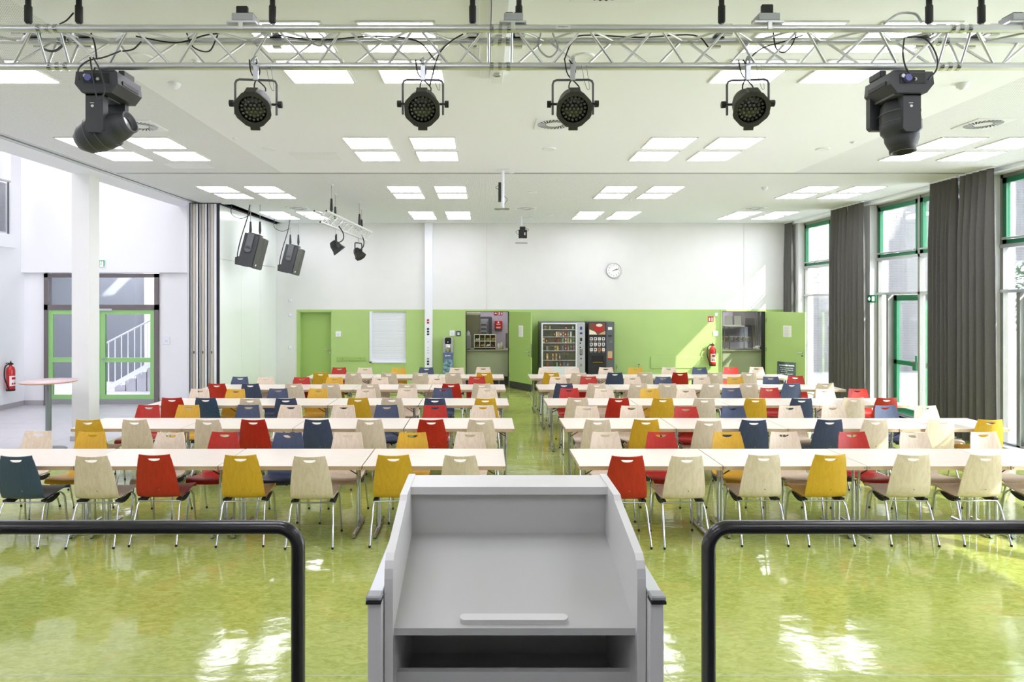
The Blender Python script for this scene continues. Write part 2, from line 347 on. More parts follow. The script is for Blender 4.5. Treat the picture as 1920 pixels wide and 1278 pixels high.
# hall floor seams: thin recessed welding lines
sm = MB()
for y in (4.13, 6.9, 9.8, 12.7, 15.6): sm.box(-6.35, y, -0.001, 8.4, y+0.004, 0.0006)
sm.box(1.16, 2.0, -0.001, 1.164, 18.0, 0.0006)
sm.build('floor_seam', 'grey_plastic', fl if False else None, label='hairline welded seams crossing the green linoleum', cat='floor seam', kind='structure')
for px, py in ((985, 842), (985, 857), (1040, 842), (1040, 857)):
    Y = 2890.5/(py-566); X = (px-CX)*Y/F
    b = MB()
    for (a0,b0,a1,b1) in ((-.12,-.12,.12,-.114),(-.12,.114,.12,.12),(-.12,-.12,-.114,.12),(.114,-.12,.12,.12)): b.box(a0,b0,0,a1,b1,0.0015)
    b.box(-.05,-.125,0,.05,-.112,.002)
    b.build('floor_socket', 'grey_plastic', loc=(X,Y,0), label='flush square floor socket lid in the aisle, %s one on the %s side'%('farther' if py<850 else 'nearer','foyer' if px<1000 else 'window'), cat='floor socket', group='floor sockets in the aisle')
# ceiling
def ceil_f(x, y): return 1 if (x < -3.4 or x > 5.2 or y > 11.12) else 0
mb = MB()
for (x0,x1) in ((-6.2,-3.4),(-3.4,5.2),(5.2,8.75)):
    for (y0,y1) in ((-4.2,11.02),(11.12,18.3)):
        mb.box(x0,y0,ZC,x1,y1,ZC+0.25, ceil_f((x0+x1)/2,(y0+y1)/2))
mb.box(-6.2,11.02,ZC+0.04,8.75,11.12,ZC+0.25,0)
mb.box(-6.95,-4.2,ZC+0.0,-6.42,14.6,ZC+0.25,0)
mb.box(-6.42,-4.2,ZC+0.05,-6.2,14.6,ZC+0.25,0)
mb.box(-6.95,-4.2,ZC+0.25,-6.8,15.1,7.2,0)
mb.box(-6.95,14.6,ZC,-5.6,18.3,ZC+0.25,0)
mb.build('ceiling', ['white_paint','perforated_board'], label='white plasterboard ceiling with perforated side strips', cat='ceiling', kind='structure')
# partition tracks
for (a, nm) in (((-6.40,-4.2,ZC+0.005,-6.34,14.6,ZC+0.05),'x'),((-6.28,-4.2,ZC+0.005,-6.22,14.6,ZC+0.05),'x'),((-6.2,11.03,ZC+0.0,8.4,11.05,ZC+0.04),'y'),((-6.2,11.09,ZC+0.0,8.4,11.11,ZC+0.04),'y')):
    MB().box(*a).build('trim_1', 'silver_paint', label=('aluminium partition rail along the foyer edge of the ceiling' if nm=='x' else 'aluminium partition rail crossing the ceiling'), cat='ceiling rail', kind='structure', group='ceiling partition rails')
# foyer shell
MB().box(-14.2,2.0,7.2,-6.8,21.6,7.3).build('ceiling_foyer', 'cool_white_wall', label='high white ceiling of the double height foyer', cat='ceiling', kind='structure').name = 'ceiling_left'
def w0(x, z): return 0
fw = cells([-10.5,-10.02,-7.42,-6.45], [0, 3.02, 7.2], [(-10.02,-7.42,0,3.02)], 14.98, 15.2, w0)
fw.box(-10.5, 14.86, 3.02, -6.45, 14.98, 7.2)
fw.box(-6.62, 14.62, 0, -6.42, 15.2, ZC+0.0)
fw.build('wall_foyer', 'cool_white_wall', label='white foyer end wall above and beside the glazed double door', cat='wall', kind='structure').name = 'wall_far_left'
lw = cells([2.0,9.0,14.55,15.2], [0,3.80,6.9,7.2], [(2.0,14.55,3.80,6.9)], -10.75, -10.5, w0, axis='x')
lw.build('wall_left', 'cool_white_wall', label='white foyer side wall with an upper gallery opening', cat='wall', kind='structure')
MB().box(-13.2,2.0,3.5,-13.0,21.6,7.2).box(-13.0,14.6,3.5,-10.75,14.8,7.2).build('wall_gallery', 'cool_white_wall', label='white wall behind the upper gallery', cat='wall', kind='structure').name = 'wall_upper_left'
MB().box(-13.0,2.0,3.70,-10.75,14.6,3.80).build('floor_gallery', 'cool_white_wall', label='white gallery slab above the foyer', cat='floor', kind='structure').name = 'floor_upper_left'
MB().box(-10.45,14.955,0,-10.05,14.98,0.11).box(-7.4,14.955,0,-6.62,14.98,0.11).box(-10.5,3,0,-10.475,14.98,0.11).build('baseboard_left', 'skirting', label='grey skirting along the foyer walls', cat='baseboard', kind='structure')
MB().box(-6.98,11.10,0,-6.69,11.40,ZC).build('column', 'white_wall', label='square white column between foyer and hall', cat='column', kind='structure').name='pillar'
MB().box(-7.0,11.08,0,-6.67,11.42,0.08).build('baseboard_column', 'skirting', label='grey skirting around the foot of the white column', cat='baseboard', kind='structure').name='baseboard_front'
# closing walls beside and behind the stage (out of frame)
MB().box(-11.2,-4.2,0,8.75,-4.0,ZC+.2).build('wall_front', 'white_wall', label='white wall behind the stage', cat='wall', kind='structure')
MB().box(-6.4,-4.2,0,-6.2,6.0,ZC).build('wall_stage_side', 'white_wall', label='white wall beside the stage', cat='wall', kind='structure').name='wall_near_left'
MB().box(-13.2,1.9,0,-6.2,2.0,7.2).build('wall_foyer_front', 'cool_white_wall', label='white wall closing the foyer beside the stage', cat='wall', kind='structure').name='wall_foyer_front'
MB().box(-6.2,-4.0,0,8.4,2.12,0.67).build('stage_platform', 'graphite', label='dark grey stage floor under the lectern and rails', cat='stage', kind='structure')
# back wall with openings
ZG = bz(580)
holes = [(bx(560.5),bx(621.5),0,bz(584)), (bx(873),bx(954),0,bz(583.5)), (bx(1354),bx(1434.5),0,bz(583.5)), (bx(695),bx(761.5),bz(678),bz(583.5))]
xs = sorted({-6.0, bx(556), 8.75}|{h[0] for h in holes}|{h[1] for h in holes})
zs = sorted({0.0, ZG, ZC}|{h[2] for h in holes}|{h[3] for h in holes})
cells(xs, zs, holes, YB, YB+0.2, lambda x,z: 1 if (x > bx(556) and z < ZG) else 0).build('wall_back', ['white_wall','green_paint'], label='back wall, white above and lime green below', cat='wall', kind='structure')
# window wall
WIN = [(1.3,4.14),(4.68,7.5),(8.05,10.87),(11.47,14.29),(14.75,17.54)]
ys = sorted({-4.2, 18.26}|{a for w in WIN for a in w})
cells(ys, [0,4.45,ZC], [(a,b,0,4.45) for a,b in WIN], 8.4, 8.78, w0, axis='x').build('wall_right', 'white_wall', label='white piers of the tall window wall', cat='wall', kind='structure')
MB().box(8.3,-4.0,ZC-0.06,8.4,18.06,ZC).build('trim_2', 'white_paint', label='white ceiling strip along the window wall', cat='trim', kind='structure')
# ------------------------------------------------------------------ closed green door (recessed)
def lever(parent, x, y, z, d, name='door_handle', sgn=-1):
    b = MB(); b.tube([(x,y,z),(x,y+sgn*0.05,z),(x+d*0.12,y+sgn*0.052,z)], 0.009, 8); b.tube([(x,y,z),(x,y+sgn*0.012,z)],0.022,12); b.tube([(x,y,z-0.09),(x,y+sgn*0.01,z-0.09)],0.02,12)
    return b.build(name, 'chrome', parent)
d = thing('door_1', 'closed lime green door set back in the wall near the folding partition', 'door', kind='structure')
x0,x1,zt = holes[0][0],holes[0][1],holes[0][3]
MB().box(x0+.03,YB+.13,0.005,x1-.01,YB+.17,zt-.02,bev=.003).build('door_leaf','green_door_paint',d)
MB().box(x0,YB+.0,0,x0+.03,YB+.2,zt).box(x1-.01,YB,0,x1,YB+.2,zt).box(x0,YB,zt-.02,x1,YB+.2,zt).build('door_frame','green_paint',d)
lever(d, x1-.07, YB+.13, bz(655), -1)
MB().box(x0-.06,YB-.01,0,x0,YB,zt+.04).box(x0,YB-.01,zt,x1,YB,zt+.04).build('casing','green_paint',d)
MB().box(x0-.2,YB+.19,0,x1+.2,YB+.21,zt+.1).build('wall_behind_door','white_wall',label='wall behind the closed green door',cat='wall',kind='structure').name='wall_behind_door'
# shuttered hatch
w = thing('serving_hatch', 'white roller shuttered hatch in the lime green wall', 'roller shutter')
x0,x1,z0,z1 = holes[3]
MB().box(x0-.03,YB-.02,z0-.03,x0+.03,YB+.1,z1).box(x0-.03,YB-.02,z0-.03,x1,YB+.1,z0+.01).build('shutter_frame','white_plastic',w)
MB().box(x0-.01,YB+.03,z1-.02,x1+.01,YB+.12,z1+.03).build('shutter_box','white_plastic',w)
nsl = 34; dz = (z1-z0)/nsl
slm = MB().prism([(YB+.060,0),(YB+.054,dz*.15),(YB+.054,dz*.8),(YB+.060,dz*.93),(YB+.07,dz*.93),(YB+.07,0)],'x',x0+.03,x1).mesh('slat','white_plastic')
for i in range(nsl):
    o = bpy.data.objects.new('slat', slm); COL.objects.link(o); o.parent = w; o.location = (0,0,z0+.005+i*dz)
MB().box(x0-.1,YB+.1,z0-.1,x1+.1,YB+.13,z1+.1).build('shutter_back','white_wall',w)
# open kitchen doors
def open_door(name, h, hinge_x, ox, oy, label, kick=True):
    d = thing(name, label, 'door', kind='structure')
    x0,x1,_,zt = h
    MB().box(x0-.05,YB-.012,0,x0,YB+.2,zt+.03).box(x1,YB-.012,0,x1+.05,YB+.2,zt+.03).box(x0,YB-.012,zt,x1,YB+.2,zt+.03).build('door_frame','green_paint',d)
    MB().box(x0,YB+.02,0,x0+.018,YB+.2,zt).box(x1-.018,YB+.02,0,x1,YB+.2,zt).box(x0,YB+.02,zt-.018,x1,YB+.2,zt).build('door_seal','matt_black',d)
    dx, dy = ox-hinge_x, oy-(YB-.02); L = math.hypot(dx,dy); a = math.atan2(dy,dx)
    leaf = thing('door_leaf', None, None); leaf.parent = d; leaf.location = (hinge_x, YB-.02, 0); leaf.rotation_euler = (0,0,a)
    MB().box(0,-.02,.19,L,.02,zt-.01,bev=.003).build('leaf_panel','green_door_paint' if kick else 'green_paint',leaf)  # paler paint on the window-side leaf stands in for light falling on it
    MB().box(0,-.021,.01,L,.021,.19).build('kick_plate','olive_black' if kick else 'green_paint',leaf)
    lever(leaf, L-.08, -.02, bz(659)+.05, -1)
    MB().box(L-.0,-.012,.9,L+.004,.012,1.25).build('lock_plate','chrome',leaf)
    for z in (.3,1.0,1.8): MB().tube([(0,-.025,z),(0,-.025,z+.1)],.012,8).build('hinge','steel',leaf)
    pm = MB().box(L*.45,-.0225,1.42,L*.66,-.0205,1.72)
    for i in range(14): pm.box(L*.47,-.0232,1.445+i*.018,L*.47+L*.16*(.6+.4*((i*7)%5)/4),-.0224,1.449+i*.018,1)
    pm.build('notice_paper',['paper','kitchen_grey'],leaf)
    return d
open_door('door_2', holes[1], bx(956), 1.235, 17.20, 'open lime green kitchen door with paper notice, beside the vending machine')
open_door('door_3', holes[2], bx(1437), 8.36, 17.06, 'open lime green kitchen door with paper notice, by the windows', False)
# ------------------------------------------------------------------ kitchens behind
kw = MB().box(-2.2,21.4,0,8.75,21.6,3.1).box(-2.4,18.26,0,-2.2,21.6,3.1).box(3.4,18.26,0,3.5,21.4,3.1).box(8.6,18.26,0,8.75,21.6,3.1)
kw.build('wall_kitchen','kitchen_tile',label='lilac grey tiled kitchen wall seen through the open doors',cat='wall',kind='structure').name='wall_kitchen'
MB().box(-2.4,18.26,3.0,8.75,21.6,3.1).build('ceiling_kitchen','white_paint',label='kitchen ceiling',cat='ceiling',kind='structure').name='ceiling_kitchen'
for i in range(16):     # tile joints as real tiles round the visible patch
    pass
tl = MB().box(.003,-.006,.003,.297,0,.397,bev=.001).mesh('tile','kitchen_tile')
kwall = bpy.data.objects['wall_kitchen']
for i in range(9):
    for j in range(5):
        o = bpy.data.objects.new('tile', tl); COL.objects.link(o); o.parent = kwall; o.location = (-.75+.3*i,21.4,.8+.4*j)
def counter(name, x0, x1, label, mt='counter_front'):
    c = thing(name, label, 'counter')
    MB().box(x0,18.42,.26,x1,19.1,.97,bev=.004).build('counter_body',mt,c)
    MB().box(x0,18.5,0,x1,19.05,.26).build('plinth','olive_black',c)
    MB().box(x0-.0,18.36,.97,x1,19.15,1.01,bev=.006).build('worktop','olive_steel',c)
    return c
counter('kitchen_counter', -.62, .80, 'olive serving counter with steel worktop in the middle kitchen doorway')
counter('kitchen_counter', 6.3, 7.95, 'olive serving counter with steel worktop in the window side kitchen doorway').name='kitchen_counter.001'
# rack of food bins
rk = thing('food_bin_rack', 'cream rack of eight food bins on the kitchen counter', 'food rack', (0,18.75,1.01))
def KX(px,Y): return (px-CX)*Y/F
xa,xb = KX(889.5,18.75),KX(929,18.75); zb,zt_ = .05,.41
MB().box(xa,-.10,0,xb,.12,.06).build('rack_base','matt_black',rk)
fr = MB(); nx = 4; cw = (xb-xa)/nx; chh = (zt_-zb)/2
for i in range(nx+1): fr.box(xa+i*cw-.010,-.12,zb,xa+i*cw+.010,.10,zt_)
for j in range(3): fr.box(xa,-.12,zb+j*chh-.010,xb,.10,zb+j*chh+.010)
fr.build('bin_frame','cream',rk)
fd = ['food_brown','food_yellow','cream','food_brown','cream','food_green','food_yellow','food_yellow']
for k in range(8):
    i,j = k%4,k//4; X0=xa+i*cw+.010; Z0=zb+j*chh+.010
    b = MB().box(X0,-.02,Z0,X0+cw-.02,.1,Z0+chh-.02).build('food_bin','bin_inside',rk)
    f = MB(); 
    for q in range(10): 
        fx,fz,rr = X0+.02+random.random()*(cw-.06), Z0+.005+random.random()*.04, .012+random.random()*.012
        f.box(fx,-.06-random.random()*.03,fz,fx+rr*2,-.02,fz+rr*1.6,bev=.004)
    f.build('food', fd[k], b)
# things in the first kitchen
def solid(name, mt, boxes, label, cat, group=None, bev=.006):
    m = MB()
    for b in boxes: m.box(*b[:6], b[6] if len(b)>6 else 0, bev=bev)
    return m.build(name, mt, label=label, cat=cat, group=group)
fz = thing('steel_fridge','olive steel refrigerator behind the serving counter','refrigerator',(0,0,0))
MB().box(-.62,19.9,0,-.12,20.5,2.02,bev=.01).build('fridge_body','olive_steel',fz); MB().box(-.60,19.87,.1,-.14,19.9,1.98,bev=.006).build('fridge_door','olive_steel',fz); MB().tube([(-.17,19.84,1.0),(-.17,19.84,1.5)],.012,8).build('fridge_handle','steel',fz)
ov = thing('combi_oven','steel oven with glass door on the kitchen wall','oven')
MB().box(-.13,20.8,.9,.24,21.35,1.88,bev=.01).build('oven_body','kitchen_dark',ov); MB().box(-.12,20.76,.95,.13,20.8,1.82,bev=.005).build('oven_door','kitchen_grey',ov); MB().tube([(.1,20.73,1.1),(.1,20.73,1.75)],.012,8).build('oven_handle','steel',ov)
for i in range(5): MB().box(-.1,20.75,1.1+i*.13,.06,20.762,1.13+i*.13).build('oven_rack','kitchen_dark',ov)
hb = thing('fire_blanket_box','red fire blanket box on the kitchen wall','fire box',(KX(934.5,21.3),21.39,0))
MB().box(-.12,-.09,1.47,.12,0,1.74,bev=.01).build('box_body','red_enamel',hb); MB().tube([(0,-.095,1.69),(0,-.088,1.69)],.03,16).build('emblem','sign_white',hb)
for z in (1.62,1.53,1.50): MB().box(-.07,-.094,z,.07,-.088,z+.018).build('print_line','sign_white',hb)
for px,l in ((929.5,'red dome sign above the fire blanket box'),(938.7,'red extinguisher sign above the fire blanket box')):
    s = thing('fire_sign', l, 'sign', (KX(px,21.3),21.39,1.98), group='kitchen fire signs')
    MB().box(-.06,-.01,-.06,.06,0,.06).build('sign_plate','sign_red',s)
    if px < 935: MB().prism([(-.04,-.02)]+[(-.035*math.cos(a*PI/6),-.005+.035*math.sin(a*PI/6)) for a in range(7)]+[(.04,-.02)],'y',-.013,-.01).build('pictogram','sign_white',s)
    else: MB().box(-.045,-.013,-.045,-.015,-.01,.045).box(.01,-.013,-.04,.04,-.01,.03).build('pictogram','sign_white',s)
solid('coffee_urn','kitchen_grey',[(-.56,18.55,1.03,-.38,18.8,1.40)],'small grey appliance standing beside the food bins','appliance')
jg = MB(); jg.M = Matrix.Translation((-.46,18.68,1.40)); jg.lathe([(.055,0),(.06,.05),(.045,.10),(.03,.11),(.028,.13),(0,.13)],16); jg.build('glass_jug','clear_plastic',label='clear jug on the grey kitchen appliance',cat='jug')
for i,(px,h) in enumerate(((935,.17),(941,.20))):
    m = MB(); m.M = Matrix.Translation((KX(px,18.7),18.7,1.01)); m.lathe([(0,0),(.042,0),(.042,h*.8),(.02,h*.9),(.02,h),(0,h)],14); m.build('sauce_bottle','cream',label='%s cream sauce bottle on the kitchen counter'%('taller' if i else 'shorter'),cat='bottle',group='sauce bottles')
solid('steel_column','steel',[(KX(948,19.3),19.3,0,KX(952,19.3),19.36,1.45)],'slim steel upright beyond the kitchen counter','pipe')
# second kitchen: hot display, jars, menu boards, hood
ds = thing('display_case','glass display case on the window side kitchen counter','display case',(0,18.8,1.01))
X0,X1,XM = KX(1355,18.8),KX(1407,18.8),KX(1392,18.8)
for x in (X0,KX(1364,18.8),XM,X1): MB().box(x-.012,-.15,0,x+.012,-.126,.66).build('case_post','olive_steel',ds)
MB().box(X0,-.16,.64,XM,.2,.67).build('case_top','cream',ds); MB().box(X0,-.15,.21,X1,.2,.222).build('case_shelf','clear_plastic',ds)
MB().box(X0,-.155,.0,X1,-.15,.64).build('case_glass','glass',ds)
for i in range(11):
    x = X0+.05+i*(X1-X0-.12)/10; m = MB(); m.M = Matrix.Translation((x,18.8,1.235)); m.box(-.024,-.03,0,.024,.03,.11,0,bev=.006); m.box(-.02,-.031,.03,.02,-.028,.075,1); m.box(-.022,-.028,.11,.022,.028,.125,2)
    m.build('food_jar',['wrapper_%d'%(i%8),'wrapper_%d'%((i*3+1)%8),'sign_white'],label='coloured snack pot on the display case shelf, %s from the foyer end'%(ORD+['eleventh'])[i],cat='jar',group='snack pots in the display case')
for i,px in enumerate((1366,1383)):
    m = MB(); x=KX(px,18.8); m.prism([(x-.09+(-.01 if i==0 else 0),.0),(x+.1-(-.01 if i==0 else 0),.0),(x+.09,.27),(x-.10,.27)],'y',18.78,18.80)
    m.M = Matrix.Identity(4); o = m.build('menu_board','food_green' if False else 'paper',label='pale menu card standing on the display case, %s'%('slanted one' if i==0 else 'upright one'),cat='menu card',group='menu cards'); o.location.z = 1.685
hd = MB().prism([(1.63,20.3),(1.63,21.3),(2.9,21.3),(2.9,20.8),(1.85,20.3)],'x',KX(1390,20.6),KX(1415,20.6)); hd.v=[(x,z,y) for x,y,z in hd.v]
hd.build('extractor_hood','steel',label='steel extractor hood above the kitchen range',cat='extractor hood')
solid('steel_shelf','steel',[(6.9,20.9,1.55,8.5,21.35,1.58),(6.9,20.9,1.20,8.5,21.35,1.23)],'long steel wall shelf in the window side kitchen','shelf')
for i in range(4):
    x=KX(1417+i*3.6,20.0); m=MB(); m.tube([(x,20.0,0),(x,20.0,2.99)],.018,8); m.build('steel_pipe','steel',label='vertical steel pipe, %s from the extractor hood'%ORD[i],cat='pipe',group='pipes beside the hood')
solid('steel_cupboard','kitchen_grey',[(6.4,20.8,0,7.05,21.35,2.05)],'grey steel cupboard behind the display case','cupboard')
for i,(px,h) in enumerate(((1411,.05),(1418,.09),(1426,.1))):
    m = MB(); m.M = Matrix.Translation((KX(px,18.8),18.7,1.01)); m.lathe([(.05,0),(.07,h),(.065,h),(.045,.01),(0,.01)],16); m.build('serving_bowl',['cream','sign_white','food_green'][i],label='%s bowl on the window side kitchen counter'%['shallow cream','deep white','green'][i],cat='bowl',group='serving bowls')
# ------------------------------------------------------------------ foyer glazed door
d = thing('door_4','green framed glazed double door with taupe surround in the foyer','door',kind='structure')
Y=14.97; A,B,T = -10.02,-7.42,3.0
def fr4(mb,x0,z0,x1,z1,w,y0,y1,mi=0):
    mb.box(x0,y0,z0,x0+w,y1,z1,mi).box(x1-w,y0,z0,x1,y1,z1,mi).box(x0+w,y0,z1-w,x1-w,y1,z1,mi).box(x0+w,y0,z0,x1-w,y1,z0+w,mi); return mb
zt=2.17
MB().box(A,Y-.05,0,A+.09,Y+.1,T).box(B-.09,Y-.05,0,B,Y+.1,T).box(A,Y-.05,T-.09,B,Y+.1,T).box(A,Y-.05,zt,B,Y+.1,zt+.12).build('door_frame','taupe',d)
MB().box(A+.09,Y+.02,zt+.12,B-.09,Y+.03,T-.09).build('fanlight','dim_glass',d)
mid=(A+B)/2-.02
for (x0,x1) in ((A+.09,mid),(mid+.005,B-.09)):
    lf = thing('door_leaf',None,None); lf.parent=d
    m=MB(); fr4(m,x0,.14,x1,zt,.1,Y-.03,Y+.03); m.box(x0+.1,Y-.03,.98,x1-.1,Y+.03,1.08); m.build('leaf_frame','door_green',lf)
    MB().box(x0+.1,Y-.005,.24,x1-.1,Y+.005,.98).build('lower_pane','dim_glass',lf); MB().box(x0+.1,Y-.005,1.08,x1-.1,Y+.005,zt-.1).build('upper_pane','dim_glass',lf)
    MB().box(x0,Y-.032,0.01,x1,Y+.032,.14).build('kick_plate','kitchen_grey',lf)
lever(d, mid+.06, Y-.03, 1.06, 1); lever(d, mid-.06, Y-.03, 1.12, -1)
MB().box(mid-.35,Y-.07,zt-.02,mid+.28,Y-.03,zt+.03).build('door_closer','silver_paint',d)
# exit sign over it
def exit_sign(loc, rz, label, w=.30,h=.16, arrow=False):
    s = thing('exit_sign', label, 'exit sign', loc, (0,0,rz))
    MB().box(-w/2,-.04,-h/2,w/2,0,h/2,bev=.006).build('sign_case','white_plastic',s)
    MB().box(-w/2+.008,-.042,-h/2+.012,w/2-.008,-.04,h/2-.008).build('sign_face','sign_green',s)
    q=.0; m=MB()
    m.box(.035,-.044,-h/2+.015,w/2-.035,-.042,h/2-.03).build('door_symbol','exit_lit',s)
    m=MB(); m.tube([(.072,-.045,.035),(.072,-.046,.035)],.012,10)
    m.prism([(.055,-.01),(.068,.022),(.085,.018),(.075,-.012),(.095,-.035),(.085,-.042),(.066,-.022),(.05,-.045),(.04,-.04)],'y',-.0455,-.044); m.build('running_figure','sign_green',s)
    m=MB().prism([(-.12,-.008),(-.06,-.008),(-.06,-.03),(-.02,0),(-.06,.03),(-.06,.008),(-.12,.008)],'y',-.044,-.042); m.build('arrow_symbol','exit_lit',s)
    return s
exit_sign((-8.72,14.86,3.22),0,'green exit sign above the foyer double door')
# stair hall beyond
MB().box(-14.1,20.0,0,-6.3,20.2,7.2).box(-14.2,15.2,0,-14.1,20.2,7.2).box(-14.2,15.1,0,-10.75,15.2,7.2).box(-6.45,15.2,0,-6.3,20.2,7.2).build('wall_stairwell','cool_white_wall',label='white stairwell walls beyond the glazed foyer door',cat='wall',kind='structure').name='wall_stairwell'
MB().box(-14.0,19.4,0,-10.35,19.95,3.3).build('dark_panel','vend_grey',label='dark grey cupboard wall in the stairwell',cat='cupboard')
st = thing('staircase','white staircase with slim balusters rising beyond the glazed foyer door','staircase',(0,0,0))
for i in range(11):
    x=-9.75+i*.28; MB().box(x,17.3,0.0,x+.30,18.5,.17*(i+1)-.0).build('step','tile_grey',st)
for i in range(14):
    x=-9.85+i*.17; z0=max(.12,(x+9.75)*.607-.0); zt_=1.30+max(0,(x+9.85))*.52
    MB().tube([(x,17.2,z0),(x,17.2,zt_)],.013,8).build('baluster','white_plastic',st)
MB().tube([(-9.9,17.2,1.28),(-7.5,17.2,1.30+2.35*.52)],.024,8).build('handrail','silver_paint',st)
MB().prism([(-9.9,.0),(-7.5,1.36),(-7.5,1.5),(-9.9,.14)],'y',17.18,17.22).build('stringer','white_plastic',st)
# gallery railing
gr = thing('gallery_railing','glass and steel gallery railing at the top of the foyer side wall','railing')
MB().box(-10.75,9.0,3.55,-10.40,14.6,3.84).build('gallery_edge','kitchen_tile',gr).data.materials[0]=MATS['cool_white_wall']
zr=5.0
MB().tube([(-10.45,9.0,zr),(-10.45,14.45,zr)],.025,10).build('handrail','silver_paint',gr)
for y in (14.4,13.4,12.4,11.4): MB().box(-10.46,y-.02,3.84,-10.44,y+.02,zr).build('post','graphite_light',gr)
for y in (13.42,12.42,11.42): MB().box(-10.455,y+.03,3.88,-10.447,y+.93,zr-.06).build('glass_panel','dim_glass',gr)
MB().box(-10.9,14.2,3.8,-10.75,14.35,7.2).build('gallery_post','cool_white_wall',label='white post standing on the gallery',cat='column',kind='structure').name='trim_3'
# ------------------------------------------------------------------ folding partition
fp = thing('folding_partition','folding partition with stacked beige panels and pale glossy closed panels','partition wall')
for i in range(3):
    x=-6.45+i*.195; y0,y1=14.35,15.45
    p = MB().box(x+.03,y0+.03,.02,x+.15,y1,ZC-.02).build('stacked_panel','beige_profile',fp)
    m=MB(); m.tube([(x+.095,y0+.055,.02),(x+.095,y0+.055,ZC-.02)],.045,16); m.build('rounded_edge','beige_profile',p)
    MB().box(x,y0-.01,.02,x+.026,y1,ZC-.01).build('seal_strip','slate_seal',p)
    MB().box(x+.024,y0-.005,.02,x+.042,y0+.05,ZC-.02).build('silver_edge','silver_paint',p); MB().box(x+.155,y0-.005,.02,x+.185,y0+.05,ZC-.02).build('white_edge','white_plastic',p)
    MB().box(x+.085,y0+.004,1.22,x+.105,y0+.012,1.28).build('lock','matt_black',p)
x_a,y_a,x_b,y_b=-5.83,14.45,-5.735,YB
L=math.hypot(x_b-x_a,y_b-y_a); ang=math.atan2(y_b-y_a,x_b-x_a)
for i in range(3):
    o = MB().box(.004,0,.02,L/3-.004,.1,3.30-.003).build('closed_panel','panel_gloss',fp); o.location=(x_a+(x_b-x_a)*i/3,y_a+(y_b-y_a)*i/3,0); o.rotation_euler=(0,0,ang)
    o = MB().box(.004,0,3.303,L/3-.004,.1,ZC-.03).build('closed_panel','panel_gloss',fp); o.location=(x_a+(x_b-x_a)*i/3,y_a+(y_b-y_a)*i/3,0); o.rotation_euler=(0,0,ang)
o=MB().box(-.02,-.03,ZC-.03,L,.1,ZC).build('head_track','slate_seal',fp); o.location=(x_a,y_a,0); o.rotation_euler=(0,0,ang)
o=MB().box(-.03,-.006,0,-.004,.1,ZC-.02).build('end_seal','slate_seal',fp); o.location=(x_a,y_a,0); o.rotation_euler=(0,0,ang)
MB().box(-6.6,YB-.3,0,-5.95,YB+.2,ZC).box(-6.45,15.5,0,-6.0,18.3,ZC).build('wall_partition_end','white_wall',label='white wall behind the folding partition',cat='wall',kind='structure').name='wall_partition_end'
